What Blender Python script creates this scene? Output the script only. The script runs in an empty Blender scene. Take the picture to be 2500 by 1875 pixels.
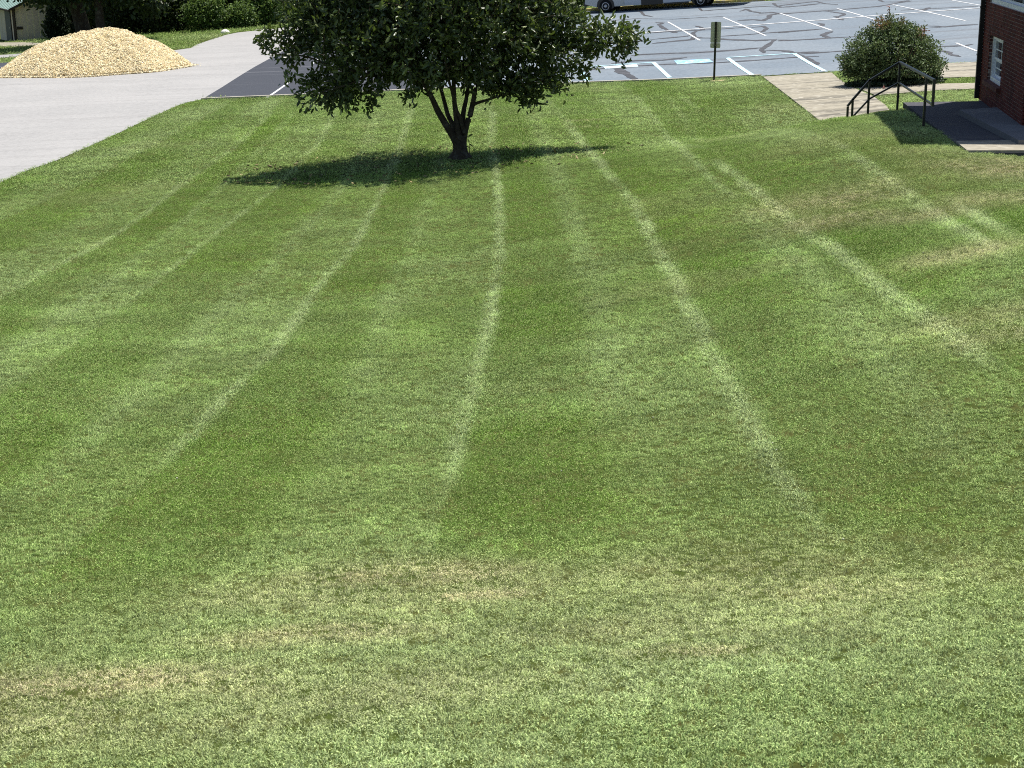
import bpy, bmesh, math, random
import numpy as np
from mathutils import Vector, Matrix
random.seed(7); RNG = np.random.default_rng(11)
S = bpy.context.scene; COL = S.collection
rad = math.radians

# ------------------------------------------------------------------ camera, sky, sun, exposure
FPX = 3750.0; CX, CY = 1250.0, 937.5              # focal length and centre in photograph pixels
PITCH, ROLL, CAMH = rad(16.4), rad(0.7), 4.7
cp, sp, cr, sr = math.cos(PITCH), math.sin(PITCH), math.cos(ROLL), math.sin(ROLL)
FW = np.array([0, cp, -sp]); _u = np.array([0, sp, cp]); _r = np.array([1.0, 0, 0])
RT = _r*cr - _u*sr; UP = _u*cr + _r*sr; CAMP = np.array([0, 0, CAMH])
cam = bpy.data.cameras.new('camera'); camo = bpy.data.objects.new('camera', cam); COL.objects.link(camo)
camo.matrix_world = Matrix(((RT[0], UP[0], -FW[0], 0), (RT[1], UP[1], -FW[1], 0), (RT[2], UP[2], -FW[2], CAMH), (0, 0, 0, 1)))
cam.sensor_width = 36.0; cam.lens = 36.0*FPX/2500.0; cam.clip_start = 0.1; cam.clip_end = 2000
cam.dof.use_dof = True; cam.dof.focus_distance = 26.0; cam.dof.aperture_fstop = 14.0
S.camera = camo
SUN_EL, SUN_AZ = rad(71.0), rad(46.0)             # azimuth measured from the view direction towards the right
w = bpy.data.worlds.new('World'); S.world = w; w.use_nodes = True
wn = w.node_tree; bg = wn.nodes['Background']; sky = wn.nodes.new('ShaderNodeTexSky')
sky.sky_type = 'NISHITA'; sky.sun_disc = False; sky.sun_elevation = SUN_EL; sky.sun_rotation = SUN_AZ
wn.links.new(sky.outputs[0], bg.inputs[0]); bg.inputs[1].default_value = 0.065
sun = bpy.data.lights.new('sun', 'SUN'); sun.energy = 4.6; sun.angle = rad(0.53); sun.color = (1.0, 0.955, 0.89)
suno = bpy.data.objects.new('sun', sun); COL.objects.link(suno)
sd = Vector((math.sin(SUN_AZ)*math.cos(SUN_EL), math.cos(SUN_AZ)*math.cos(SUN_EL), math.sin(SUN_EL)))
suno.rotation_euler = sd.to_track_quat('Z', 'Y').to_euler(); suno.location = (20, 20, 40)
S.view_settings.view_transform = 'Standard'; S.view_settings.look = 'None'
S.view_settings.exposure = 0.6; S.view_settings.gamma = 1.0; S.view_settings.use_curve_mapping = False
S.render.engine = 'CYCLES'
S.cycles.max_bounces = 6; S.cycles.diffuse_bounces = 3; S.cycles.glossy_bounces = 3
S.cycles.transmission_bounces = 4; S.cycles.transparent_max_bounces = 4
S.cycles.use_denoising = False; S.cycles.use_adaptive_sampling = False; S.cycles.filter_width = 1.05

# ------------------------------------------------------------------ terrain: a smooth height field through surveyed points
def at(px, py, Y):                                # a point on the sight line of a photograph pixel, at depth Y
    d = FW + RT*((px-CX)/FPX) + UP*((CY-py)/FPX)
    return CAMP + d*(Y/d[1])
CTRL = np.array([
 (0,0,3.0),(-6,0,2.8),(6,0,3.1),(0,-12,3.2),(-20,-5,1.6),(20,-5,3.0),
 (-.02,4.7,1.94),(-1.9,5,1.79),(1.64,4.4,2.09),(0,7.9,1.28),(-3,8.3,1.14),(2.66,7.4,1.46),
 (0,12.5,.61),(-4.54,13,.62),(0,19,.34),(-6.8,20,.18),(-1.1,32.8,.07),(-10.65,32,-.25),(-9.7,49,-.27),(-1,48,.02),
 (6.29,47.5,.29),(7.62,47,.40),(9.68,47,.50),(14,47,.68),(7.46,68,.53),(18.2,69,1.17),(5.34,82,.55),(9.8,82,.85),(20,84,1.35),
 (-13.6,87,-.35),(-15.9,60,-.36),(-18.9,58,-.4),(-31,102,-1.75),(-26,75,-1.0),(-2,70,.0),(-3,92,.1),(8,105,.9),(25,105,1.8),
 (9.7,32.2,1.12),(8.6,31.0,1.17),(7.2,27,1.30),(7.75,30,1.27),(7.95,31.6,1.20),(6.75,24.3,1.30),(7.2,20.6,1.28),(9,25.5,1.02),(12,26,1.0),(14,33,1.0),(9.2,29,1.0),(7.25,21.6,1.27),(8.6,21.3,1.27),(10.5,21,1.28),
 (5.2,15.2,1.5),(3.9,11.2,1.42),(8,12,1.7),(5.9,29.3,1.08),(7.6,30.4,1.16),(3.57,30.7,.58),(4.6,20,1.08),(2.85,16,.92),
 (4.96,41,.28),(6.3,33.4,.42),(7.4,34.2,.40),(8.6,36,.44),(10,41,.55),(14,41,.7),(1.5,25,.42),(2.5,37,.2),(-20,32,-.6),(-20,15,.1),(-9,8,.85),(24,20,1.9),(24,45,1.3)], float)
def _tpsk(r2): return np.where(r2 > 1e-12, 0.5*r2*np.log(np.maximum(r2, 1e-12)), 0.0)
_n = len(CTRL); _q = CTRL[:, :2]; _K = _tpsk(((_q[:, None]-_q[None])**2).sum(-1)) + np.eye(_n)*0.6
_Pm = np.c_[np.ones(_n), _q]; _A = np.zeros((_n+3, _n+3)); _A[:_n, :_n] = _K; _A[:_n, _n:] = _Pm; _A[_n:, :_n] = _Pm.T
_W = np.linalg.solve(_A, np.r_[CTRL[:, 2], 0, 0, 0])
def hts(x, y):
    x = np.clip(np.asarray(x, float), -36, 30); y = np.clip(np.asarray(y, float), -12, 108)
    out = np.empty(x.size); xf, yf = x.ravel(), y.ravel()
    for i in range(0, x.size, 20000):
        q = np.c_[xf[i:i+20000], yf[i:i+20000]]
        out[i:i+20000] = _tpsk(((q[:, None]-_q[None])**2).sum(-1)) @ _W[:_n] + _W[_n] + q @ _W[_n+1:]
    return out.reshape(x.shape)
def ht(x, y): return float(hts(np.array([x]), np.array([y]))[0])
def ground(px, py, y0=3.0, y1=125.0, n=2400):     # where a sight line first meets the terrain
    d = FW + RT*((px-CX)/FPX) + UP*((CY-py)/FPX); d = d/d[1]
    ys = np.linspace(y0, y1, n); p = CAMP + d*ys[:, None]
    f = p[:, 2] - hts(p[:, 0], p[:, 1]); k = np.argmax(f < 0)
    if f[k] >= 0: k = n-1
    if k == 0: return p[0]
    t = f[k-1]/(f[k-1]-f[k]+1e-9); return p[k-1] + (p[k]-p[k-1])*t
def gxy(px, py, **k): p = ground(px, py, **k); return (float(p[0]), float(p[1]))
def level(px, py, z):                             # where it meets a horizontal plane
    d = FW + RT*((px-CX)/FPX) + UP*((CY-py)/FPX); t = (z-CAMH)/d[2]; return CAMP + d*t

# ------------------------------------------------------------------ helpers
def tag(o, label=None, cat=None, group=None, kind=None):
    if label: o['label'] = label
    if cat: o['category'] = cat
    if group: o['group'] = group
    if kind: o['kind'] = kind
    return o
def empty(name, loc, rz=0.0):
    o = bpy.data.objects.new(name, None); COL.objects.link(o); o.location = loc; o.rotation_euler[2] = rz; o.empty_display_size = 0.2
    return o
def mesh_obj(name, v, f, mat, parent=None, smooth=False, world=True):
    """v in world space (or in the parent's space if world is False)"""
    me = bpy.data.meshes.new(name); v = np.asarray(v, float).reshape(-1, 3)
    if parent is not None and world:
        m = np.array((Matrix.Translation(parent.location) @ parent.rotation_euler.to_matrix().to_4x4()).inverted()) if parent.parent is None else None
        if m is None:
            pp = parent.parent; m = np.array(((Matrix.Translation(pp.location) @ pp.rotation_euler.to_matrix().to_4x4()) @ parent.matrix_basis).inverted())
        v = v @ m[:3, :3].T + m[:3, 3]
    me.from_pydata(v.tolist(), [], [list(map(int, q)) for q in f]); me.materials.append(mat)
    if smooth: me.polygons.foreach_set('use_smooth', [True]*len(me.polygons))
    me.update(); o = bpy.data.objects.new(name, me); COL.objects.link(o)
    if parent is not None: o.parent = parent
    return o
class MB:
    def __init__(s): s.v = []; s.f = []
    def add(s, v, f):
        n = len(s.v); s.v += [tuple(map(float, p)) for p in v]; s.f += [tuple(i+n for i in q) for q in f]
    def box(s, c, size, ax=None):
        ax = np.eye(3) if ax is None else np.asarray(ax, float); c = np.asarray(c, float); h = np.asarray(size, float)/2
        v = [c + ax[0]*h[0]*i + ax[1]*h[1]*j + ax[2]*h[2]*k for k in (-1, 1) for j in (-1, 1) for i in (-1, 1)]
        s.add(v, [(0, 2, 3, 1), (4, 5, 7, 6), (0, 1, 5, 4), (2, 6, 7, 3), (0, 4, 6, 2), (1, 3, 7, 5)])
    def bar(s, a, b, wd, hd=None, up=(0, 0, 1)):
        a, b = np.asarray(a, float), np.asarray(b, float); d = b-a; L = np.linalg.norm(d); d = d/L
        x = np.cross(d, up); 
        if np.linalg.norm(x) < 1e-4: x = np.array([1.0, 0, 0])
        x = x/np.linalg.norm(x); z = np.cross(x, d); s.box((a+b)/2, (wd, L, hd or wd), (x, d, z))
    def tube(s, pts, rr, n=8, cap=True):
        pts = np.asarray(pts, float); m = len(pts); rr = np.broadcast_to(np.asarray(rr, float), (m,)); V = []
        ref = np.array([0.31, 0.2, 0.93])
        for i in range(m):
            t = pts[min(i+1, m-1)] - pts[max(i-1, 0)]; t = t/(np.linalg.norm(t)+1e-9)
            x = np.cross(t, ref)
            if np.linalg.norm(x) < 0.05: x = np.cross(t, [1, 0, 0])
            x = x/np.linalg.norm(x); y = np.cross(t, x)
            for k in range(n):
                a = 2*math.pi*k/n; V.append(pts[i] + rr[i]*(x*math.cos(a) + y*math.sin(a)))
        Fc = [(i*n+k, i*n+(k+1) % n, (i+1)*n+(k+1) % n, (i+1)*n+k) for i in range(m-1) for k in range(n)]
        if cap: Fc += [tuple(range(n-1, -1, -1)), tuple((m-1)*n+k for k in range(n))]
        s.add(V, Fc)
    def lathe(s, c, axis, prof, n=20):             # prof: (distance along axis, radius)
        axis = np.asarray(axis, float)/np.linalg.norm(axis); x = np.cross(axis, [0.3, 0.1, 0.95]); x /= np.linalg.norm(x); y = np.cross(axis, x)
        V = [np.asarray(c) + axis*h + r*(x*math.cos(2*math.pi*k/n) + y*math.sin(2*math.pi*k/n)) for h, r in prof for k in range(n)]
        m = len(prof); Fc = [(i*n+k, i*n+(k+1) % n, (i+1)*n+(k+1) % n, (i+1)*n+k) for i in range(m-1) for k in range(n)]
        Fc += [tuple(range(n-1, -1, -1)), tuple((m-1)*n+k for k in range(n))]; s.add(V, Fc)
    def build(s, name, mat, parent=None, smooth=False): return mesh_obj(name, s.v, s.f, mat, parent, smooth)

def sheet(name, poly, off, mat, parent=None, cell=0.8, thick=0.0):
    """a sheet over a plan polygon that follows the terrain; cut on a grid so that it bends with the ground"""
    bm = bmesh.new(); vs = [bm.verts.new((x, y, 0)) for x, y in poly]; fc = bm.faces.new(vs)
    if fc.normal.z < 0 or sum((poly[i][0]-poly[i-1][0])*(poly[i][1]+poly[i-1][1]) for i in range(len(poly))) > 0: bmesh.ops.reverse_faces(bm, faces=[fc])
    xs = [p[0] for p in poly]; ys = [p[1] for p in poly]
    for c0, c1, ax in ((min(xs), max(xs), 0), (min(ys), max(ys), 1)):
        k = math.floor(c0/cell)+1
        while k*cell < c1:
            co = [0, 0, 0]; no = [0, 0, 0]; co[ax] = k*cell; no[ax] = 1
            bmesh.ops.bisect_plane(bm, geom=bm.verts[:]+bm.edges[:]+bm.faces[:], plane_co=co, plane_no=no); k += 1
    if thick:
        r = bmesh.ops.extrude_face_region(bm, geom=bm.faces[:])
        top = {e for e in r['geom'] if isinstance(e, bmesh.types.BMVert)}
    else: top = set(bm.verts)
    bm.verts.index_update(); V = np.array([v.co[:] for v in bm.verts]); Z = hts(V[:, 0], V[:, 1])
    for i, v in enumerate(bm.verts): v.co.z = Z[i] + off - (0 if v in top else thick)
    bmesh.ops.recalc_face_normals(bm, faces=bm.faces[:]) if thick else None
    me = bpy.data.meshes.new(name); bm.to_mesh(me); bm.free(); me.materials.append(mat)
    o = bpy.data.objects.new(name, me); COL.objects.link(o)
    if parent: o.parent = parent
    return o
def ribbon(name, pts, width, off, mat, parent=None, ragged=0.0, step=0.5, wide=0.0):
    """a strip painted or laid on the ground along plan points"""
    P = [np.array(p, float) for p in pts]; Q = []
    for a, b in zip(P[:-1], P[1:]):
        n = max(1, int(np.linalg.norm(b-a)/step))
        Q += [a+(b-a)*i/n for i in range(n)]
    Q.append(P[-1]); Q = np.array(Q); m = len(Q); T = np.gradient(Q, axis=0); T /= np.linalg.norm(T, axis=1)[:, None]+1e-9
    N = np.c_[-T[:, 1], T[:, 0]]; wd = width*(1 + wide*np.abs(T[:, 0])**2)*(1 + ragged*(RNG.random(m)-.5)*2)/2
    if ragged: Q = Q + N*((RNG.random(m)-.5)*width*ragged*.8)[:, None]; wd[0] *= .3; wd[-1] *= .3
    L, Rr = Q+N*wd[:, None], Q-N*wd[:, None]; V = np.empty((2*m, 3)); V[0::2, :2] = L; V[1::2, :2] = Rr
    V[:, 2] = hts(V[:, 0], V[:, 1]) + off
    return mesh_obj(name, V, [(2*i+1, 2*i+3, 2*i+2, 2*i) for i in range(m-1)], mat, parent)

# ------------------------------------------------------------------ materials
def mat(name, rgb, rough=0.8, spec=0.3, metal=0.0, noise=None, bump=None, mixes=(), coat=0.0, coord='Object'):
    """noise=(scale, amount): brightness speckle; bump=(scale, strength, distance); mixes: (scale, rgb, lo, hi, detail) patches of another colour"""
    m = bpy.data.materials.new(name); m.use_nodes = True; nt = m.node_tree; b = nt.nodes['Principled BSDF']
    b.inputs['Roughness'].default_value = rough; b.inputs['Specular IOR Level'].default_value = spec; b.inputs['Metallic'].default_value = metal
    if coat: b.inputs['Coat Weight'].default_value = coat; b.inputs['Coat Roughness'].default_value = 0.1
    tc = nt.nodes.new('ShaderNodeTexCoord'); src = tc.outputs['Object']
    if coord == 'World':
        g = nt.nodes.new('ShaderNodeNewGeometry'); src = g.outputs['Position']
    c = nt.nodes.new('ShaderNodeRGB'); c.outputs[0].default_value = (*rgb, 1); cur = c.outputs[0]
    for sc, col, lo, hi, det in mixes:
        n = nt.nodes.new('ShaderNodeTexNoise'); n.inputs['Scale'].default_value = sc if not isinstance(sc, tuple) else 1.0; n.inputs['Detail'].default_value = det
        if isinstance(sc, tuple):
            mp = nt.nodes.new('ShaderNodeMapping'); mp.inputs['Scale'].default_value = sc[:3]; mp.inputs['Rotation'].default_value = (0, 0, sc[3] if len(sc) > 3 else 0); nt.links.new(src, mp.inputs[0]); nt.links.new(mp.outputs[0], n.inputs['Vector'])
        else: nt.links.new(src, n.inputs['Vector'])
        r = nt.nodes.new('ShaderNodeMapRange'); r.inputs['From Min'].default_value = lo; r.inputs['From Max'].default_value = hi; nt.links.new(n.outputs[0], r.inputs[0])
        x = nt.nodes.new('ShaderNodeMix'); x.data_type = 'RGBA'; nt.links.new(r.outputs[0], x.inputs[0]); nt.links.new(cur, x.inputs[6]); x.inputs[7].default_value = (*col, 1); cur = x.outputs[2]
    if noise:
        n = nt.nodes.new('ShaderNodeTexNoise'); n.inputs['Scale'].default_value = noise[0]; n.inputs['Detail'].default_value = 4; nt.links.new(src, n.inputs['Vector'])
        r = nt.nodes.new('ShaderNodeMapRange'); r.inputs['From Min'].default_value = .3; r.inputs['From Max'].default_value = .7; r.inputs['To Min'].default_value = 1-noise[1]; r.inputs['To Max'].default_value = 1+noise[1]; nt.links.new(n.outputs[0], r.inputs[0])
        x = nt.nodes.new('ShaderNodeVectorMath'); x.operation = 'SCALE'; nt.links.new(cur, x.inputs[0]); nt.links.new(r.outputs[0], x.inputs['Scale']); cur = x.outputs[0]
    nt.links.new(cur, b.inputs['Base Color'])
    if bump:
        n = nt.nodes.new('ShaderNodeTexNoise'); n.inputs['Scale'].default_value = bump[0]; n.inputs['Detail'].default_value = 5; nt.links.new(src, n.inputs['Vector'])
        bp = nt.nodes.new('ShaderNodeBump'); bp.inputs['Strength'].default_value = bump[1]; bp.inputs['Distance'].default_value = bump[2]
        nt.links.new(n.outputs[0], bp.inputs['Height']); nt.links.new(bp.outputs[0], b.inputs['Normal'])
    return m
def leaf_mat(name, rgb, trans_rgb, trans=0.3, rough=0.4, spec=0.5, attr='lv', hue=None):
    m = bpy.data.materials.new(name); m.use_nodes = True; nt = m.node_tree; b = nt.nodes['Principled BSDF']; out = nt.nodes['Material Output']
    b.inputs['Roughness'].default_value = rough; b.inputs['Specular IOR Level'].default_value = spec
    a = nt.nodes.new('ShaderNodeAttribute'); a.attribute_name = attr
    cur = None
    c = nt.nodes.new('ShaderNodeRGB'); c.outputs[0].default_value = (*rgb, 1); cur = c.outputs[0]
    if hue:
        a2 = nt.nodes.new('ShaderNodeAttribute'); a2.attribute_name = 'lh'
        x = nt.nodes.new('ShaderNodeMix'); x.data_type = 'RGBA'; nt.links.new(a2.outputs['Fac'], x.inputs[0]); nt.links.new(cur, x.inputs[6]); x.inputs[7].default_value = (*hue, 1); cur = x.outputs[2]
    v = nt.nodes.new('ShaderNodeVectorMath'); v.operation = 'SCALE'; nt.links.new(cur, v.inputs[0]); nt.links.new(a.outputs['Fac'], v.inputs['Scale'])
    nt.links.new(v.outputs[0], b.inputs['Base Color'])
    t = nt.nodes.new('ShaderNodeBsdfTranslucent'); t.inputs[0].default_value = (*trans_rgb, 1)
    mx = nt.nodes.new('ShaderNodeMixShader'); mx.inputs[0].default_value = trans
    nt.links.new(b.outputs[0], mx.inputs[1]); nt.links.new(t.outputs[0], mx.inputs[2]); nt.links.new(mx.outputs[0], out.inputs[0])
    return m
M = {}
M['soil'] = mat('thatch_soil', (.050, .070, .013), .95, .1, noise=(30, .35), mixes=[(3.0, (.075, .080, .022), .45, .7, 4)], bump=(60, .6, .02), coord='World')
M['concrete_drive'] = mat('driveway_concrete', (.315, .312, .306), .85, .2, noise=(9, .13), mixes=[(.35, (.355, .35, .342), .42, .62, 4), ((.09, 1.6, .5, rad(-76)), (.288, .284, .278), .50, .70, 5), ((.05, 2.6, .5, rad(-82)), (.352, .349, .343), .58, .70, 4), (5.0, (.345, .34, .333), .50, .68, 3), (9.0, (.285, .28, .275), .56, .72, 2), (45, (.24, .235, .23), .60, .70, 2)], bump=(90, .35, .01), coord='World')
M['asphalt'] = mat('weathered_asphalt', (.158, .194, .230), .85, .25, noise=(9, .15), mixes=[(.25, (.190, .224, .256), .42, .62, 4), ((.1, .8, .3), (.125, .138, .155), .55, .75, 5), (12, (.24, .25, .265), .66, .76, 2), (70, (.26, .26, .27), .62, .72, 2)], bump=(110, .4, .008), coord='World')
M['asphalt_dark'] = mat('fresh_sealed_asphalt', (.042, .047, .06), .75, .3, noise=(20, .2), mixes=[((.12, 1.6, .4), (.10, .105, .12), .56, .72, 5), (60, (.2, .2, .2), .66, .74, 2)], bump=(110, .4, .008), coord='World')
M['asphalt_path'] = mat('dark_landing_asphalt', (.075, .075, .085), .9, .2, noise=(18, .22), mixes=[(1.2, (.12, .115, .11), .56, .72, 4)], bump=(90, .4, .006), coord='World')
M['concrete_walk'] = mat('old_walk_concrete', (.31, .285, .225), .9, .15, noise=(7, .15), mixes=[((.35, 2.4, 1), (.155, .145, .12), .50, .66, 5), (5, (.40, .375, .31), .55, .7, 4)], bump=(60, .35, .006), coord='World')
M['concrete_grey'] = mat('grey_ramp_concrete', (.165, .168, .178), .85, .2, noise=(12, .12), mixes=[((1.2, 2.5, 1), (.25, .245, .235), .6, .75, 4)], bump=(60, .3, .005), coord='World')
M['white_paint'] = mat('white_road_paint', (.62, .63, .63), .7, .3, noise=(6, .06), mixes=[(5, (.36, .38, .41), .52, .68, 5)], coord='World')
M['blue_paint'] = mat('faded_blue_road_paint', (.42, .70, .78), .7, .3, mixes=[(7, (.62, .78, .82), .46, .62, 5), (14, (.30, .36, .40), .60, .70, 4)], coord='World')
M['blue_panel'] = mat('blue_symbol_paint', (.22, .50, .72), .7, .3, mixes=[(5, (.5, .72, .82), .46, .64, 5)], coord='World')
M['pale_panel'] = mat('worn_symbol_paint', (.55, .66, .70), .7, .3, mixes=[(6, (.34, .40, .44), .48, .62, 5)], coord='World')
M['tar'] = mat('crack_sealant_tar', (.045, .045, .05), .6, .4, noise=(8, .2), mixes=[(2.5, (.075, .075, .082), .5, .65, 3)], coord='World')
M['kerb'] = mat('pale_kerb_concrete', (.46, .43, .36), .9, .2, noise=(8, .15), bump=(40, .3, .006), coord='World')
M['yellow'] = mat('faded_yellow_kerb', (.52, .42, .15), .8, .2, noise=(5, .2), mixes=[(3, (.40, .37, .30), .5, .65, 4)], coord='World')
M['black_metal'] = mat('black_painted_steel', (.018, .017, .016), .38, .5, noise=(20, .3), mixes=[(4, (.05, .042, .028), .55, .7, 4)], coord='World')
M['sign_back'] = mat('bare_sign_back', (.62, .61, .47), .55, .4, metal=.15, noise=(10, .06), coord='World')
M['sign_front'] = mat('sign_face', (.10, .22, .45), .5, .4)
M['brick'] = mat('dark_red_brick', (.130, .030, .025), .85, .15, noise=(22, .22), mixes=[(2.6, (.080, .020, .018), .45, .62, 2), (4.1, (.165, .042, .032), .56, .68, 2)], bump=(70, .5, .003), coord='World')
M['mortar'] = mat('grey_mortar', (.46, .36, .33), .95, .1, noise=(40, .12), bump=(90, .4, .003), coord='World')
M['white_frame'] = mat('white_window_paint', (.86, .87, .90), .5, .4, noise=(8, .05), coord='World')
M['glass'] = mat('dark_window_glass', (.02, .025, .03), .04, .6)
M['sillbrick'] = mat('brown_sill_brick', (.13, .05, .04), .85, .2, noise=(15, .2), bump=(60, .4, .003), coord='World')
M['downspout'] = mat('black_downspout', (.012, .012, .013), .45, .4)
M['roofdark'] = mat('dark_roof', (.07, .065, .06), .9, .2, noise=(6, .2))
M['bark'] = mat('grey_brown_bark', (.060, .048, .038), .92, .15, noise=(18, .3), mixes=[(6, (.11, .10, .082), .52, .66, 4)], bump=((22), .8, .02), coord='World')
M['twig'] = mat('brown_twig', (.09, .065, .045), .9, .15)
M['chips'] = mat('fresh_wood_chips', (.62, .47, .25), .9, .1)
M['chipbase'] = mat('packed_wood_chips', (.74, .60, .36), .95, .1, noise=(9, .2), mixes=[(7, (.84, .73, .50), .46, .6, 4), (5, (.26, .16, .07), .62, .72, 4)], bump=(14, .9, .05), coord='World')
M['shedwall'] = mat('beige_board_siding', (.66, .59, .46), .8, .2, noise=(4, .06), mixes=[((3, 3, .25), (.55, .42, .28), .55, .75, 3)], coord='World')
M['shedroof'] = mat('pale_green_metal_roof', (.30, .42, .36), .4, .5, noise=(3, .1), coord='World')
M['sheddoor'] = mat('slate_door', (.06, .075, .085), .6, .3)
M['shedtrim'] = mat('dark_brown_trim', (.055, .045, .035), .8, .2)
M['silver'] = mat('silver_bus_paint', (.40, .43, .48), .28, .5, metal=.35, coat=.5)
M['busgrey'] = mat('light_grey_bus_panel', (.55, .58, .64), .4, .4)
M['busdark'] = mat('black_bus_trim', (.015, .015, .018), .35, .5)
M['tyre'] = mat('tyre_rubber', (.012, .012, .012), .85, .2)
M['rim'] = mat('steel_wheel', (.50, .50, .52), .35, .5, metal=.5)
M['wood'] = mat('brown_timber_post', (.10, .065, .042), .9, .2, noise=(12, .25), bump=(20, .5, .01), coord='World')
M['bed'] = mat('brown_mulch_bed', (.20, .115, .065), .95, .1, noise=(9, .35), bump=(20, .8, .03), coord='World')
M['stone'] = mat('white_stone', (.72, .70, .66), .8, .3, noise=(7, .08))
M['pink'] = mat('pink_flag_plastic', (.75, .28, .24), .6, .3)
M['dirt'] = mat('bare_tan_soil', (.42, .34, .21), .95, .1, noise=(20, .2), bump=(40, .6, .01), coord='World')
M['leaf_hero'] = leaf_mat('glossy_dark_leaf', (.060, .088, .034), (.14, .21, .035), .22, .38, .5, hue=(.30, .35, .15))
M['leaf_shrub'] = leaf_mat('olive_shrub_leaf', (.120, .175, .075), (.16, .22, .07), .22, .5, .4, hue=(.36, .10, .06))
M['leaf_dark'] = leaf_mat('dark_background_leaf', (.035, .055, .020), (.10, .15, .03), .22, .5, .3, hue=(.09, .12, .035))
M['leaf_mid'] = leaf_mat('sunny_bush_leaf', (.085, .15, .035), (.16, .24, .05), .3, .55, .3, hue=(.14, .20, .05))
M['leaf_ever'] = leaf_mat('conifer_spray', (.018, .032, .016), (.04, .06, .02), .15, .7, .2)
M['litter'] = leaf_mat('fallen_leaf', (.16, .13, .06), (.1, .1, .05), .1, .6, .3, hue=(.34, .28, .13))
M['ivy'] = leaf_mat('groundcover_leaf', (.045, .075, .040), (.1, .14, .05), .2, .5, .3)

# ------------------------------------------------------------------ the ground and its pavements (plan outlines)
def G(*pts): return [gxy(*p) for p in pts]
LAWN_L = G((0, 447), (60, 420), (135, 394), (270, 335), (345, 299), (425, 262), (460, 250), (492, 244))
_e = G((492, 244), (560, 241), (955, 224), (1440, 203), (1745, 191), (1858, 186), (2026, 176))
LOT_R = G((2300, 156), (2382, 152)); LOT_R.append((20.5, LOT_R[-1][1]+.6)); 
far_kerb = G((1330, 34.5), (1490, 26), (1640, 17.2), (1760, 9.5), (1868, 3))
fk0, fk1 = np.array(far_kerb[0]), np.array(far_kerb[-1]); kd = (fk1-fk0)/np.linalg.norm(fk1-fk0)
FK_L = fk0 - kd*7.0; FK_R = fk1 + kd*14.0
drv_edge = G((492, 244), (545, 212), (620, 165), (690, 126))                         # driveway meets the dark asphalt
dv = np.array(drv_edge[-1])-np.array(drv_edge[0]); dv /= np.linalg.norm(dv)
drv_far = [tuple(np.array(drv_edge[-1])+dv*k) for k in (8, 16, 22)]
LOT = _e + LOT_R + [(24, 60), (26, FK_R[1]), tuple(FK_R), tuple(fk1), tuple(fk0), tuple(FK_L), (-6.2, FK_L[1]-1)] + list(reversed(drv_far)) + list(reversed(drv_edge[1:]))
DRV_N = G((405, 126), (465, 118), (480, 109), (550, 86), (580, 80), (655, 72)) 
dn = np.array(DRV_N[-1]); DRV_N += [(dn[0]+3, dn[1]+3.5), (dn[0]+7, dn[1]+5)]
LL = np.array(LAWN_L[0]); 
DRIVE = [(-17.5, LL[1]-14), (LL[0]-1.8, LL[1]-6.5)] + LAWN_L + drv_edge[1:] + drv_far + [(drv_far[-1][0]-2, DRV_N[-1][1]+.5)] + list(reversed(DRV_N)) + [(-17.5, 68.0), (-24.5, 64.5), (-26, 50), (-26, 30)]
SIDEWALK = [gxy(*p, y0=32.6) for p in ((1858, 186.5), (2026, 176.5), (2044, 192), (2066, 208), (2100, 225), (2136, 240), (2171, 266))] + [(8.4, 33.0)] + [gxy(1858+150*t, 186.5+115.5*t, y0=32.6) for t in np.linspace(1, .1, 8)]
PATH = G((2059, 204), (2160, 205), (2285, 207), (2377, 205)) + [(18, 42.2), (18, 40.6)] + G((2376, 219), (2290, 222.5), (2137, 235))
APRON = G((2190, 164.5), (2300, 157.5), (2382, 153.5)) + [(19, 47.6), (19, 43.6)] + G((2382, 190), (2275, 193), (2200, 196))
def inside(poly, x, y):
    poly = np.array(poly); c = np.zeros(x.shape, bool); j = len(poly)-1
    for i in range(len(poly)):
        xi, yi = poly[i]; xj, yj = poly[j]
        c ^= ((yi > y) != (yj > y)) & (x < (xj-xi)*(y-yi)/(yj-yi+1e-12)+xi); j = i
    return c
# ground: one sheet, fine near the camera and coarse to the horizon
def axis(lo, hi, step, far):
    a = list(np.arange(lo, hi+1e-6, step)); b = step; x = hi
    while x < far: b *= 1.5; x += b; a.append(x)
    b = step; x = lo
    while x > -far: b *= 1.5; x -= b; a.insert(0, x)
    return np.array(a)
gx, gy = axis(-36, 30, .5, 900), axis(-12, 108, .5, 900); XX, YY = np.meshgrid(gx, gy); ZZ = hts(XX, YY)
nx = len(gx); ii = np.arange(len(gy)-1)[:, None]*nx+np.arange(nx-1)[None]; ii = ii.ravel()
gobj = mesh_obj('ground', np.c_[XX.ravel(), YY.ravel(), ZZ.ravel()], np.c_[ii, ii+1, ii+nx+1, ii+nx], M['soil'], smooth=True)
tag(gobj, 'sloping earth and thatch under the mown lawn', 'ground', kind='structure')

lot = sheet('parking_lot', LOT, .010, M['asphalt'], cell=.5); tag(lot, 'blue grey asphalt parking lot with sealed cracks and stall lines', 'parking lot', kind='structure')
DARK = drv_edge + [drv_far[0]] + [(drv_far[0][0]+5.5, drv_far[0][1])] + G((1060, 218.5), (955, 223), (560, 240.2), (493, 243.3))
sheet('sealed_asphalt', DARK, .0145, M['asphalt_dark'], lot, .5)['label'] = 'darker freshly sealed strip of asphalt beside the pale driveway'
drv = sheet('driveway', DRIVE, .012, M['concrete_drive'], cell=.5); tag(drv, 'pale concrete driveway curving past the wood chip pile', 'driveway', kind='structure')
swk = empty('sidewalk', (7.5, 40, 0)); tag(swk, 'tan concrete sidewalk running from the lot to the steps', 'sidewalk', kind='structure')
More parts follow.
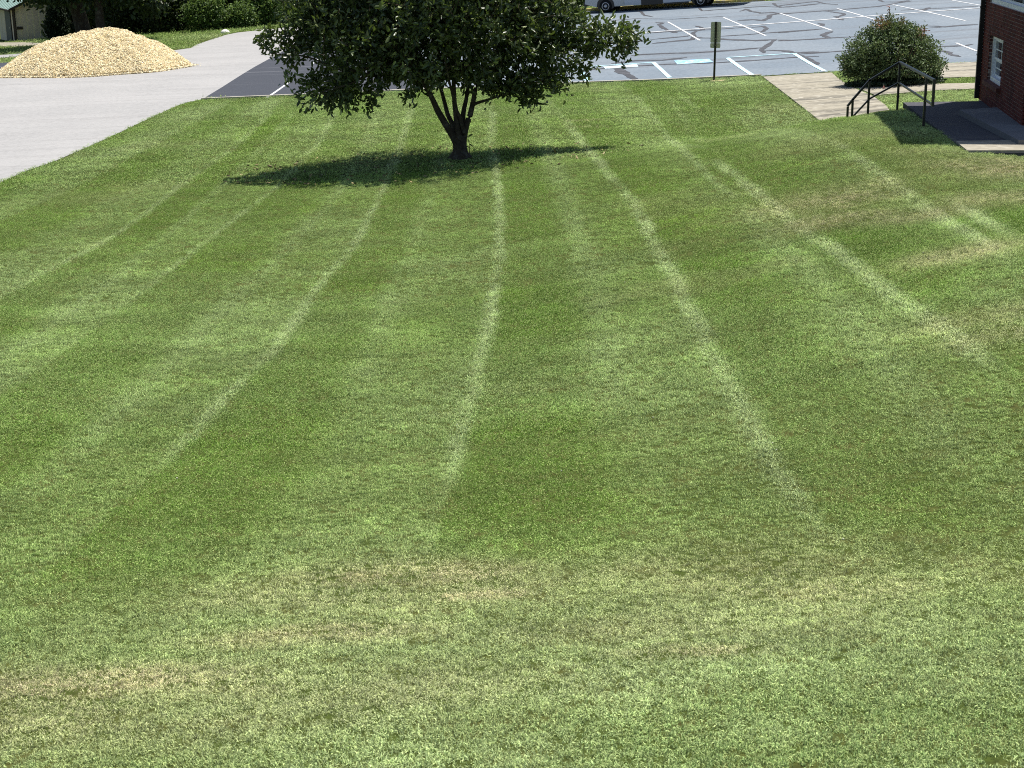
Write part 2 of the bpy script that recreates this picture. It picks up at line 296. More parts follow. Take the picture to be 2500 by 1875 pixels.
# slabs of the sidewalk, with open joints between them
def lerp_edge(edge, k):
    e = np.array(edge); yy = e[:, 1]; o = np.argsort(yy); return np.interp(k, yy[o], e[o, 0])
SL = [gxy(1858+(2008-1858)*t, 186.5+(302-186.5)*t, y0=32.6) for t in np.linspace(0, 1, 9)]; SR = [gxy(*p, y0=32.6) for p in ((2026, 176.5), (2044, 192), (2066, 208), (2100, 225), (2136, 240), (2155, 254), (2171, 266))] + [(8.4, 33.0)]
ytop = 46.9; ybot = 33.0; nsl = 8
for i in range(nsl):
    a = ybot+(ytop-ybot)*i/nsl+.012; b = ybot+(ytop-ybot)*(i+1)/nsl-.012
    o = sheet('slab', [(lerp_edge(SL, a), a), (lerp_edge(SR, a), a), (lerp_edge(SR, b), b), (lerp_edge(SL, b), b)], .035, M['concrete_walk'], None, .8, .06); o.parent = swk; o.location = (-7.5, -40, 0)
pth = sheet('path', PATH, .03, M['concrete_walk'], cell=.8, thick=.08); tag(pth, 'narrow concrete path behind the steps leading off right past the shrub', 'path', kind='structure')
apr = sheet('pavement', APRON, .034, M['concrete_walk'], cell=.8, thick=.1); tag(apr, 'tan concrete apron between the lot and the brick building', 'pavement', kind='structure')
kb = empty('kerb', (*_e[0], 0)); tag(kb, 'thin pale concrete edging where the lawn meets the parking lot', 'kerb', kind='structure')
for i in range(len(_e)-2):
    a, b = np.array(_e[i]), np.array(_e[i+1]); d_ = (b-a)/np.linalg.norm(b-a); n_ = np.array([-d_[1], d_[0]])*.07; b = b-d_*.01
    o = sheet('edging', [tuple(a-n_), tuple(b-n_), tuple(b+n_), tuple(a+n_)], .06, M['kerb'], None, .5, .09); o.parent = kb; o.location = (-_e[0][0], -_e[0][1], 0)

# markings (photograph pixels -> ground)
def zm(ox, sc, *pts): return [(ox+a/sc, b/sc) for a, b in pts]
def mark(name, px, width, m, off=.0195, **k): return ribbon(name, [gxy(*p) for p in px], width, off, m, lot, **k)
Z4 = lambda *p: zm(1400, 3.687, *p); Z5 = lambda *p: zm(1900, 3.687, *p); Z2 = lambda *p: zm(600, 4.148, *p)
for px in (Z4((850, 200), (1140, 368)), Z4((1350, 160), (1730, 325)), Z5((15, 122), (485, 278)), Z5((530, 80), (870, 180)), Z5((1030, 45), (1685, 190)), Z5((1560, 5), (1815, 50), (2150, 108)),
           [(1494, 60), (1535, 100)], Z5((1600, 390), (1790, 465)), [(1368, 70), (1392, 118)], Z2((220, 992), (445, 835)), Z2((670, 655), (800, 550)), Z2((280, 575), (520, 570))):
    mark('parking_line', px, .09, M['white_paint'])
mark('row_line', Z4((200, 331), (530, 305), (1240, 255), (2212, 185))+Z5((1000, 134), (1815, 75), (2212, 46)), .24, M['white_paint'], off=.024)
mark('parking_line', Z4((1100, 72), (1560, 45)), .10, M['white_paint'])
for px in (Z4((45, 608), (735, 565)), Z4((48, 606), (132, 742)), Z4((722, 568), (868, 704)), Z4((1388, 527), (1618, 684)), Z4((1385, 522), (1985, 485)), Z4((1988, 487), (2258, 643))):
    mark('accessible_stall_line', px, .15, M['blue_paint'], off=.022)
def quad_mark(name, px, m, off, cell=.3): return sheet(name, [gxy(*p) for p in px], off, m, lot, cell)
q1 = Z4((905, 551), (1220, 534), (1258, 564), (935, 583)); quad_mark('symbol_panel', q1, M['blue_panel'], .0205)
q0 = Z4((265, 604), (570, 580), (585, 605), (288, 624)); quad_mark('symbol_panel', q0, M['pale_panel'], .0205)
def wheelchair(q, m):                               # the painted accessibility figure inside a panel (u to the right, v away)
    a, b, c, d = [np.array(gxy(*p)) for p in (q[3], q[2], q[1], q[0])]
    def uv(u, v): return tuple((a*(1-u)+b*u)*(1-v)+(d*(1-u)+c*u)*v)
    arc = [uv(.5+.24*math.cos(t), .34+.24*math.sin(t)) for t in np.linspace(rad(100), rad(360+10), 14)]
    for pts in (arc, [uv(.44, .78), uv(.47, .46), uv(.66, .45), uv(.74, .2), uv(.82, .22)], [uv(.46, .62), uv(.64, .62)], [uv(.40, .86), uv(.47, .88)]):
        ribbon('symbol_stroke', pts, .065, .0245, m, lot, step=.2)
wheelchair(q1, M['white_paint']); wheelchair(q0, M['white_paint'])
CR = [(Z4((520, 502), (640, 492), (860, 483), (1090, 478), (1240, 468), (1440, 455), (1690, 432)), .09), (Z4((340, 575), (560, 550), (800, 545), (940, 530), (1020, 520)), .09),
 (Z4((120, 635), (400, 605), (700, 590), (900, 580), (1260, 570), (1660, 545), (1990, 520), (2212, 510)), .07), (Z4((340, 590), (400, 615), (430, 645), (480, 670), (520, 695), (555, 720)), .24),
 (Z4((690, 360), (850, 345), (1010, 330), (1060, 320)), .08), (Z4((710, 395), (900, 375), (1060, 360), (1090, 330), (1075, 300), (1100, 285), (1160, 270), (1150, 250), (1100, 235)), .12),
 (Z4((1090, 335), (1150, 345), (1240, 345), (1400, 360), (1560, 365), (1660, 368), (1815, 360), (1780, 390), (1730, 425), (1690, 455), (1720, 480)), .13),
 (Z4((1690, 455), (1780, 455), (1880, 462), (1980, 480), (2212, 470)), .11), (Z4((1320, 330), (1560, 315), (1740, 300), (2212, 265)), .08), (Z4((2212, 355), (1980, 365), (1815, 362)), .08),
 (Z4((740, 205), (800, 210), (770, 225), (800, 250), (850, 275), (930, 300)), .15), (Z4((1600, 250), (1710, 240), (1740, 255), (1710, 285), (1660, 300)), .12),
 (Z4((1500, 105), (1560, 85), (1600, 105), (1700, 120), (1780, 115), (1850, 122), (1770, 140), (1760, 165), (1700, 190), (1640, 180), (1480, 185)), .15), (Z4((1800, 30), (1820, 50), (1870, 68), (2050, 55), (2212, 35)), .13),
 (Z4((560, 100), (610, 110), (640, 140), (720, 155)), .10), (Z4((1130, 75), (1160, 100), (1360, 85), (1700, 60), (1870, 68)), .09), (Z4((690, 300), (1000, 280), (1240, 270), (1600, 245)), .06),
 (Z4((300, 190), (560, 170), (900, 175), (1350, 150)), .05), (Z5((0, 130), (420, 100), (560, 90), (900, 60), (1200, 10)), .09), (Z5((410, 100), (560, 120), (600, 130), (540, 155), (510, 150), (580, 185)), .13),
 (Z5((350, 210), (400, 220), (380, 240)), .15), (Z5((0, 300), (400, 262)), .08), (Z5((490, 285), (440, 300), (400, 320), (460, 345)), .13), (Z5((0, 372), (240, 360), (460, 345), (660, 335), (900, 320)), .08),
 (Z5((200, 490), (400, 475), (620, 460), (900, 440)), .08), (Z5((0, 455), (80, 460), (140, 480), (280, 540), (360, 585)), .15), (Z5((1250, 235), (1420, 238), (1500, 245), (1600, 235), (1800, 222)), .09), (Z5((1350, 255), (1500, 246)), .06),
 (Z5((1420, 422), (1680, 415), (1750, 400)), .09), (Z5((1420, 455), (1520, 470), (1560, 495), (1640, 515)), .16), (Z5((900, 0), (950, 20), (1080, 20), (1180, 5)), .12), (Z5((1290, 100), (1340, 80), (1360, 70)), .14),
 (Z5((1100, 95), (1800, 60)), .06), (Z5((0, 55), (340, 15), (420, 35), (540, 45)), .11), (Z4((-300, 520), (100, 480), (520, 440)), .06)]
for px, wd in CR: mark('crack_seal', px, wd*1.3, M['tar'], off=.0170, ragged=.35, step=.28, wide=2.2)
print('pavements done')

# ------------------------------------------------------------------ lawn grass: blades in clumps, bent by the mower
D = 1.1302   # a display-scaled reading of the photograph -> photograph pixels
def wl(*pts): return np.array([gxy(a*D, b*D) for a, b in pts])
LINES = [wl((1065, 240), (1062, 300), (1075, 400), (1080, 480), (1078, 580), (1060, 680), (1040, 780), (1015, 880), (990, 960), (972, 1040), (960, 1100)),
 wl((1215, 250), (1250, 300), (1310, 370), (1370, 440), (1400, 500), (1440, 570), (1500, 690), (1560, 810), (1620, 920), (1690, 1040), (1760, 1130), (1850, 1230)),
 wl((1540, 345), (1620, 405), (1700, 470), (1800, 540), (1930, 640), (2050, 720), (2212, 850)),
 wl((1370, 205), (1400, 245), (1440, 290), (1480, 330), (1540, 390), (1600, 440)),
 wl((890, 232), (875, 290), (820, 430), (760, 540), (690, 620), (640, 690), (590, 760), (520, 830), (440, 910), (330, 1030)),
 wl((730, 240), (690, 310), (600, 405), (500, 480), (380, 575), (250, 680)),
 wl((590, 240), (520, 310), (380, 410), (250, 510), (100, 590), (0, 650)),
 wl((1790, 300), (1860, 345), (1960, 420), (2080, 500), (2150, 545), (2212, 585)), wl((2050, 430), (2110, 470), (2212, 530)),
 wl((1465, 205), (1520, 250)), wl((1500, 300), (1440, 305), (1490, 318), (1560, 330)),
 wl((1150, 245), (1180, 320), (1215, 410), (1250, 500), (1285, 620), (1310, 740), (1340, 860)), wl((1600, 430), (1680, 520), (1780, 620), (1880, 730), (2000, 880), (2120, 1050)),
 wl((980, 250), (960, 330), (930, 420), (890, 540), (850, 640), (800, 760), (740, 900)), wl((640, 240), (560, 330), (450, 430), (300, 560), (150, 680), (0, 790)),
 wl((1440, 210), (1480, 260), (1530, 310)), wl((560, 600), (450, 700), (340, 810), (200, 950), (80, 1070)), wl((820, 240), (790, 320), (730, 420), (640, 520), (520, 640))]
LW = [.07, .085, .095, .07, .07, .055, .06, .10, .11, .05, .07, .20, .20, .18, .10, .08, .15, .12]; LA = [1.15, 1.15, 1.2, 1.0, 1.1, .8, .8, 1.1, 1.2, .6, .6, .42, .42, .36, .40, .40, .34, .36]
def seg_sd(L, x, y):
    """signed distance to a polyline (positive on its right, looking away from the camera) and whether abreast of it"""
    best = np.full(x.shape, 1e9); sg = np.zeros(x.shape)
    if L[0, 1] > L[-1, 1]: L = L[::-1]
    for a, b in zip(L[:-1], L[1:]):
        d = b-a; l2 = d@d; t = np.clip(((x-a[0])*d[0]+(y-a[1])*d[1])/l2, 0, 1)
        ex, ey = x-(a[0]+t*d[0]), y-(a[1]+t*d[1]); r = np.hypot(ex, ey); s = np.sign(d[1]*ex-d[0]*ey); k = r < best
        best[k] = r[k]; sg[k] = s[k]
    return best*sg
def vnoise(x, y, sc, seed):                          # smooth value noise
    g = np.random.default_rng(seed).random((64, 64)); u, v = x/sc+1000, y/sc+1000; i, j = np.floor(u).astype(int), np.floor(v).astype(int)
    fu, fv = u-i, v-j; fu, fv = fu*fu*(3-2*fu), fv*fv*(3-2*fv); q = lambda a, b: g[a % 64, b % 64]
    return (q(i, j)*(1-fu)+q(i+1, j)*fu)*(1-fv)+(q(i, j+1)*(1-fu)+q(i+1, j+1)*fu)*fv
def fbm(x, y, sc, seed, o=4): return sum(vnoise(x, y, sc/2**k, seed+k)*.5**k for k in range(o))/sum(.5**k for k in range(o))
DRYP = [((900, 1275), 1.4, .45, .36), ((1700, 1260), 1.4, .45, .48), ((400, 1500), 1.5, .4, .36), ((150, 1560), 1.0, .35, .5), ((1500, 1350), 1.0, .3, .35), ((870, 1245), .6, .28, 1.0), ((820, 1285), 1.1, .25, .5), ((1030, 1290), .35, .10, .8), ((680, 1375), .55, .18, .7), ((200, 1480), .65, .22, .9), ((420, 1500), .7, .3, .5), ((1560, 1235), 1.0, .45, .55), ((1800, 1275), .7, .28, .75), ((1500, 1410), .3, .10, .8), ((100, 1530), .6, .2, .5),
        ((1800, 430), 1.1, .9, .9), ((2160, 365), 1.1, 1.2, 1.0), ((1820, 475), .8, .6, .8), ((2100, 545), .7, .5, .9), ((2150, 430), .9, .8, .7), ((1960, 470), .8, .5, .6), ((2130, 690), .7, .4, .6), ((2200, 720), .6, .4, .6), ((2000, 330), .9, .8, .4), ((1600, 1330), .9, .2, .4), ((1260, 262), .5, .15, .6), ((1280, 275), .3, .08, 1.0), ((1850, 300), 1.2, 1.0, .35)]
DRYP = [(np.array(gxy(a*D, b*D)), rx, ry, am) for (a, b), rx, ry, am in DRYP]
DRYP = [(c, rx*1.1, ry*1.3, am*1.1) if c[1] < 10.5 else (c, rx, ry, am) for c, rx, ry, am in DRYP]
LUSH = [((480, 560), 2.2, 1.0, .9), ((840, 550), 1.6, .6, .8), ((1480, 470), 1.6, 1.2, .8), ((740, 620), 1.2, .6, .8), ((1080, 640), .5, .5, .6), ((1180, 1190), .45, .3, .7), ((540, 290), .7, 3.5, .9), ((700, 390), 2.5, 1., .4), ((1030, 370), 3., .8, .6), ((1900, 620), 1.2, .8, .7), ((1350, 250), 1.5, 5, .35), ((900, 270), 1.5, 3, .35), ((1130, 1550), .7, .25, .6), ((1800, 1180), 1., .6, .5)]
LUSH = [(np.array(gxy(a*D, b*D)), rx, ry, am) for (a, b), rx, ry, am in LUSH]
def _ext(L, k=7.0):
    L = L if L[0, 1] < L[-1, 1] else L[::-1]
    a = L[0]-(L[1]-L[0])/np.linalg.norm(L[1]-L[0])*k; b = L[-1]+(L[-1]-L[-2])/np.linalg.norm(L[-1]-L[-2])*k
    return np.vstack([a, L, b])
FAM = [_ext(L) for L in (wl((470, 240), (380, 290), (200, 390), (0, 480)), LINES[6], LINES[5], LINES[4], LINES[0], LINES[1], wl((1370, 205), (1440, 290), (1540, 370), (1700, 470), (1800, 540), (1930, 640), (2050, 720), (2212, 850)), LINES[7])]
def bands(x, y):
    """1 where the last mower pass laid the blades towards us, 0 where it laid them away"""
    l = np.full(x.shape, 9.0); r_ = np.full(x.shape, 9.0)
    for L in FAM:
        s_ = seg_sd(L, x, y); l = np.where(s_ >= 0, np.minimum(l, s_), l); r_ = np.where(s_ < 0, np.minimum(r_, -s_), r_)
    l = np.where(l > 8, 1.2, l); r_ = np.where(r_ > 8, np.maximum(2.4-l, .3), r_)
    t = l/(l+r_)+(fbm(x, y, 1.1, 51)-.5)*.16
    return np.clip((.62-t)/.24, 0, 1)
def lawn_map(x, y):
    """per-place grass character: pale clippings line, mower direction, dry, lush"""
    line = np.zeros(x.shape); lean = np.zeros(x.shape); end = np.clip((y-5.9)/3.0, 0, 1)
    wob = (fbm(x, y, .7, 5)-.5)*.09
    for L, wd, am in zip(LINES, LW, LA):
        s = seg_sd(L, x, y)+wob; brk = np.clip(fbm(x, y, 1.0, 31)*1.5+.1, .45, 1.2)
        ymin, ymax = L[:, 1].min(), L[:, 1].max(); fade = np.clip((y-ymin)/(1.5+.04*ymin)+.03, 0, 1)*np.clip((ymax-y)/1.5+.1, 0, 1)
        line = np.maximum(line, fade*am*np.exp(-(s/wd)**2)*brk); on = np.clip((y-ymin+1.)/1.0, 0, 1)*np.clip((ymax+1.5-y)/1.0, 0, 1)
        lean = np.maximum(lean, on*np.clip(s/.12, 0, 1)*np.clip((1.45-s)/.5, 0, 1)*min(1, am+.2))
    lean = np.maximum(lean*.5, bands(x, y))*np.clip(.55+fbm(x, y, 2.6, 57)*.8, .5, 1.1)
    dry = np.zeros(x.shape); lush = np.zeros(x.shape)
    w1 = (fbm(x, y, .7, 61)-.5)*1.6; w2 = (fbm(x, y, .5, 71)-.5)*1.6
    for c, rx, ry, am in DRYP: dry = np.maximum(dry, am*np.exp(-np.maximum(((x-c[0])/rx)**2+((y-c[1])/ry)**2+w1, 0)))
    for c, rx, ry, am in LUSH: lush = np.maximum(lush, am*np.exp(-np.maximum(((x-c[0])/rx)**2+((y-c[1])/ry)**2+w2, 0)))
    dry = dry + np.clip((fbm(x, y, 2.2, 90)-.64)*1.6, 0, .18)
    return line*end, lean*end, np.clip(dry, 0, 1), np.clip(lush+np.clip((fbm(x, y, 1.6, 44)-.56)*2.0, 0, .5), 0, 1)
def srgb(r, g, b): return np.array([((c/255+.055)/1.055)**2.4 if c > 10 else c/255/12.92 for c in (r, g, b)])
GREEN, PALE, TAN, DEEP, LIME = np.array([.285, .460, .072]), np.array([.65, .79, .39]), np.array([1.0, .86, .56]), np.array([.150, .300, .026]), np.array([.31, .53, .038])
SP1 = [gxy(*p) for p in ((-60, 113), (30, 116), (112, 111), (112, 107.5), (60, 105), (-60, 104))]
SP2 = [gxy(*p) for p in ((-60, 148), (35, 141), (95, 133), (95, 129), (30, 135), (-60, 140))]
SP3 = [gxy(*p) for p in ((-60, 178), (40, 172), (60, 158), (20, 155), (-60, 160))]
NOGRASS = [LOT, DRIVE, SIDEWALK, PATH, APRON, SP1, SP2, SP3]
LAND_Z = 1.27
LANDPX = [(2205, 250), (2395, 246.5), (2700, 236), (2750, 372), (2360, 372), (2330, 347)]
LANDING = [tuple(level(a, b, LAND_Z)[:2]) for a, b in LANDPX]
NOGRASS.append(LANDING); NOGRASS.append([(6.8, 31.0), (9.0, 31.0), (9.0, 33.2), (6.8, 33.2)])

def make_points(n_per, y0, y1, lod, half=lambda y: .40*y+2.6, xlim=None):
    area_y = np.linspace(y0, y1, 400); hw = half(area_y); total = np.trapezoid(2*hw, area_y) if hasattr(np, 'trapezoid') else np.trapz(2*hw, area_y)
    n = int(total*n_per); cdf = np.cumsum(hw); cdf /= cdf[-1]; y = np.interp(RNG.random(n), cdf, area_y); x = (RNG.random(n)*2-1)*half(y)
    keep = np.ones(n, bool)
    if y1 > 18:
        jx, jy = x+RNG.normal(0, .045, n), y+RNG.normal(0, .06, n)
        for pg in NOGRASS: keep &= ~inside(pg, jx, jy)
    return x[keep], y[keep], np.full(keep.sum(), lod)
sets = [make_points(1400, 3.9, 7.5, 0), make_points(1150, 7.5, 12, 0), make_points(760, 12, 19, 1), make_points(430, 19, 31, 1), make_points(190, 31, 49.5, 2)]
# grass beyond the pavements
vx = RNG.uniform(-36, 18, 40000); vy = RNG.uniform(49, 104, 40000); k = np.ones(40000, bool)
for pg in NOGRASS: k &= ~inside(pg, vx, vy)
sets.append((vx[k], vy[k], np.full(k.sum(), 3)))
bx_ = RNG.uniform(7, 16, 9000); by_ = RNG.uniform(34, 47.5, 9000); k = np.ones(9000, bool)
for pg in NOGRASS: k &= ~inside(pg, bx_, by_)
sets.append((bx_[k], by_[k], np.full(k.sum(), 1)))
X = np.concatenate([s[0] for s in sets]); Y = np.concatenate([s[1] for s in sets]); LOD = np.concatenate([s[2] for s in sets]); NP = len(X); print('grass clumps', NP)
Zg = hts(X, Y); line, lean, dry, lush = lawn_map(X, Y)
mott = fbm(X, Y, 3.5, 3); fine = fbm(X, Y, .45, 17); r = RNG.random((NP, 3))
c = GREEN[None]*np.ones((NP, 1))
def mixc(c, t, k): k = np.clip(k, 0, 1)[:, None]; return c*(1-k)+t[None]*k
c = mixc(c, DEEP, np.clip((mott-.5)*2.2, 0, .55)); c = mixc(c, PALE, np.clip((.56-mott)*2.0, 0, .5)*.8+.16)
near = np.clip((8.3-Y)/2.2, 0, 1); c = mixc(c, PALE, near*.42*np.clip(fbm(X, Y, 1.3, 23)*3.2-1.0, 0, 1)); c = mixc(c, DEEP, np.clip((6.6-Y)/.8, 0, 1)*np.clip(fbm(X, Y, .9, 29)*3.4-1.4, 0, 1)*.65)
c = mixc(c, np.array([.56, .66, .40]), np.clip((8.5-Y)/2.5, 0, 1)*.22); c = mixc(c, LIME, lush*.62*np.clip((Y-5)/4, .3, 1)); c = mixc(c, DEEP, lean*.52); c = mixc(c, PALE, np.clip(1-lean*1.6, 0, 1)*np.clip((Y-6.0)/3, 0, 1)*.30); c = mixc(c, PALE, np.clip(line, 0, 1)*.92); c = mixc(c, TAN, dry*(.45+.55*r[:, 0]))  # the lean mixes put the mower bands' sheen and shade into the blade colour
c = c*(0.74+.52*fine)[:, None]*(.76+.48*fbm(X*.30, Y*1.3, .8, 81))[:, None]*(.82+.36*fbm(X*.6, Y, .35, 83))[:, None]*(0.70+.6*r[:, 1])[:, None]
farv = LOD == 3; c[farv] = c[farv]*.95
rot = np.empty((NP, 3)); tilt = np.clip((Y-5.5)/2.5, 0, 1)*(lean-.42)*.95+RNG.normal(0, .18, NP)
# lean about the x axis: with the mower's pass, away from (-) or towards (+) the camera, then any turn about the upright
rot[:, 0] = tilt; rot[:, 1] = RNG.normal(0, .2, NP); rot[:, 2] = RNG.uniform(0, 6.28, NP)
scl = (.8+.4*r[:, 2])*(1+.25*np.clip(line, 0, 1))*(1-.1*dry); scl[farv] *= 1.5
edge = np.zeros(NP)
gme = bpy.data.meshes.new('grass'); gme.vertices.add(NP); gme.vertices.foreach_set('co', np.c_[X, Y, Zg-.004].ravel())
def attr(me, name, typ, data):
    a = me.attributes.new(name, typ, 'POINT'); a.data.foreach_set({'FLOAT': 'value', 'INT': 'value', 'FLOAT_VECTOR': 'vector', 'FLOAT_COLOR': 'color'}[typ], np.ascontiguousarray(data).ravel())
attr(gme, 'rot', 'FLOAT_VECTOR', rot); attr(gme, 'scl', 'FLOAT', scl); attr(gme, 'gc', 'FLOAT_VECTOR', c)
NV = 4; attr(gme, 'vid', 'INT', (LOD*NV+np.where(RNG.random(NP) < .12+.3*lush*(fbm(X, Y, .5, 33) > .5), 0, RNG.integers(1, NV, NP))).astype(np.int32))
def grass_mat():
    m = bpy.data.materials.new('mown_grass_blade'); m.use_nodes = True; nt = m.node_tree; b = nt.nodes['Principled BSDF']; out = nt.nodes['Material Output']
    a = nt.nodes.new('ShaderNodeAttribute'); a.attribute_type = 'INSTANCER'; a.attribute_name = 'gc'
    v = nt.nodes.new('ShaderNodeAttribute'); v.attribute_name = 'bv'; t_ = nt.nodes.new('ShaderNodeAttribute'); t_.attribute_name = 'bt'
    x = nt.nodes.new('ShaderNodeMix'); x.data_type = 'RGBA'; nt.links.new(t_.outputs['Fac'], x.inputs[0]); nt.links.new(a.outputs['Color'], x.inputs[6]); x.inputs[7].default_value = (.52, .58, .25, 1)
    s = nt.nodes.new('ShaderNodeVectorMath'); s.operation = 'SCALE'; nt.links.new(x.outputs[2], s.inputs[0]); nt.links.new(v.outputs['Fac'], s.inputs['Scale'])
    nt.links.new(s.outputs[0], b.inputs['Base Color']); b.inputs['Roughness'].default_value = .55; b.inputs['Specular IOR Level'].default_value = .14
    tr = nt.nodes.new('ShaderNodeBsdfTranslucent'); nt.links.new(s.outputs[0], tr.inputs[0])
    mx = nt.nodes.new('ShaderNodeMixShader'); mx.inputs[0].default_value = .38; nt.links.new(b.outputs[0], mx.inputs[1]); nt.links.new(tr.outputs[0], mx.inputs[2]); nt.links.new(mx.outputs[0], out.inputs[0])
    return m
M['grass'] = grass_mat()
clumps = bpy.data.collections.new('grass_clumps')
def make_clump(idx, nb, spread, hgt, wid):
    V = []; Fc = []; bv = []; bt = []; rg = np.random.default_rng(100+idx)
    for i in range(nb):
        a = rg.uniform(0, 6.28); rr = spread*math.sqrt(rg.random()); o = np.array([rr*math.cos(a), rr*math.sin(a), 0])
        h = hgt*rg.uniform(.55, 1.25); ln = rg.uniform(.15, .95); da = rg.uniform(0, 6.28); dd = np.array([math.cos(da), math.sin(da), 0]); sd_ = np.array([-dd[1], dd[0], 0]); wv = wid*rg.uniform(.7, 1.3)
        p1 = o+dd*h*ln*.28+np.array([0, 0, h*.55]); p2 = o+dd*h*ln+np.array([0, 0, h*(1-.45*ln)])
        n = len(V); V += [o-sd_*wv/2, o+sd_*wv/2, p1-sd_*wv*.45, p1+sd_*wv*.45, p2-sd_*wv*.12, p2+sd_*wv*.12]
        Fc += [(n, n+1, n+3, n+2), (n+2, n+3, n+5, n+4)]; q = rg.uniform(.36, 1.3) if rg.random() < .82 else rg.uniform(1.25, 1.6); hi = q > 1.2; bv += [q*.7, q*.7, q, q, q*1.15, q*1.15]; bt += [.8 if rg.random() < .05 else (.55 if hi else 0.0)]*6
    me = bpy.data.meshes.new('grass_clump'); me.from_pydata([tuple(p) for p in V], [], Fc); me.materials.append(M['grass'])
    attr(me, 'bv', 'FLOAT', np.array(bv)); attr(me, 'bt', 'FLOAT', np.array(bt))
    o = bpy.data.objects.new('clump_%02d' % idx, me); clumps.objects.link(o)
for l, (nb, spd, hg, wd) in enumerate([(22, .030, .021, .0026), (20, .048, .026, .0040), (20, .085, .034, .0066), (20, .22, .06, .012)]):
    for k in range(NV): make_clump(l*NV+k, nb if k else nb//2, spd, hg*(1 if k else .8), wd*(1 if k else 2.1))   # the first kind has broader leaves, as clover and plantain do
grass = bpy.data.objects.new('grass', gme); COL.objects.link(grass); gme.materials.append(M['grass'])
tag(grass, 'short mown lawn grass with pale mower lines and dry patches', 'grass', kind='stuff')
ng = bpy.data.node_groups.new('grass_scatter', 'GeometryNodeTree')
ng.interface.new_socket('Geometry', in_out='INPUT', socket_type='NodeSocketGeometry'); ng.interface.new_socket('Geometry', in_out='OUTPUT', socket_type='NodeSocketGeometry')
N = ng.nodes; gi, go = N.new('NodeGroupInput'), N.new('NodeGroupOutput'); ci = N.new('GeometryNodeCollectionInfo'); ci.inputs['Collection'].default_value = clumps
ci.inputs['Separate Children'].default_value = True; ci.inputs['Reset Children'].default_value = True
ip = N.new('GeometryNodeInstanceOnPoints'); ip.inputs['Pick Instance'].default_value = True
def named(n, t): q = N.new('GeometryNodeInputNamedAttribute'); q.data_type = t; q.inputs['Name'].default_value = n; return q
e2r = N.new('FunctionNodeEulerToRotation'); LK = ng.links.new
# turn about the upright is applied first (in the clump's own frame), the lean after it
axz = N.new('FunctionNodeAxisAngleToRotation'); axz.inputs['Axis'].default_value = (0, 0, 1); sepx = N.new('ShaderNodeSeparateXYZ'); comb = N.new('ShaderNodeCombineXYZ')
rr_ = named('rot', 'FLOAT_VECTOR'); LK(rr_.outputs[0], sepx.inputs[0]); LK(sepx.outputs[2], axz.inputs['Angle']); LK(sepx.outputs[0], comb.inputs[0]); LK(sepx.outputs[1], comb.inputs[1]); LK(comb.outputs[0], e2r.inputs[0])
rrn = N.new('FunctionNodeRotateRotation'); rrn.rotation_space = 'GLOBAL'; LK(axz.outputs[0], rrn.inputs[0]); LK(e2r.outputs[0], rrn.inputs[1])
LK(gi.outputs[0], ip.inputs['Points']); LK(ci.outputs[0], ip.inputs['Instance']); LK(named('vid', 'INT').outputs[0], ip.inputs['Instance Index']); LK(rrn.outputs[0], ip.inputs['Rotation']); LK(named('scl', 'FLOAT').outputs[0], ip.inputs['Scale']); LK(ip.outputs[0], go.inputs[0])
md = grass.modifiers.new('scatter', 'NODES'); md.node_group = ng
print('grass done')

# ------------------------------------------------------------------ leaf clouds: crowns made of real leaves on real twigs
def leaves_mesh(name, pos, nrm, length, width, m, parent=None, lv=None, lh=None, fold=.25, seed=1):
    """one folded leaf (two quads) at every position, pointing along nrm"""
    rg = np.random.default_rng(seed); n = len(pos); d = nrm/(np.linalg.norm(nrm, axis=1)[:, None]+1e-9)
    a = rg.normal(size=(n, 3)); s = np.cross(d, a); s /= np.linalg.norm(s, axis=1)[:, None]+1e-9; u = np.cross(s, d)
    L = (length*rg.uniform(.65, 1.25, n))[:, None]; Wd = (width*rg.uniform(.75, 1.2, n))[:, None]/2
    base = pos; tip = pos+d*L-u*L*.18; mid = pos+d*L*.5+u*L*.04; l = mid-s*Wd+u*Wd*fold*2; r_ = mid+s*Wd+u*Wd*fold*2
    q1, q2 = pos+d*L*.28+u*L*.03, pos+d*L*.68-u*L*.02; ed_ = u*Wd*fold*2
    V = np.stack([base, q1+s*Wd*.86+ed_, q2+s*Wd*.82+ed_, tip, q2-s*Wd*.82+ed_, q1-s*Wd*.86+ed_], 1).reshape(-1, 3); i = np.arange(n)*6
    me = bpy.data.meshes.new(name); me.vertices.add(6*n); 
    if parent is not None: V = V-np.array(parent.location)
    me.vertices.foreach_set('co', V.ravel()); idx = np.stack([i, i+1, i+2, i+3, i, i+3, i+4, i+5], 1).ravel()
    me.loops.add(8*n); me.loops.foreach_set('vertex_index', idx.astype(np.int32)); me.polygons.add(2*n); me.polygons.foreach_set('loop_start', np.arange(0, 8*n, 4, dtype=np.int32))
    lv = rg.uniform(.6, 1.5, n) if lv is None else lv; attr(me, 'lv', 'FLOAT', np.repeat(lv, 6)); lh = np.zeros(n) if lh is None else lh; attr(me, 'lh', 'FLOAT', np.repeat(lh, 6))
    me.materials.append(m); me.update(); me.validate(); o = bpy.data.objects.new(name, me); COL.objects.link(o)
    if parent is not None: o.parent = parent
    o['kind'] = 'stuff'; return o
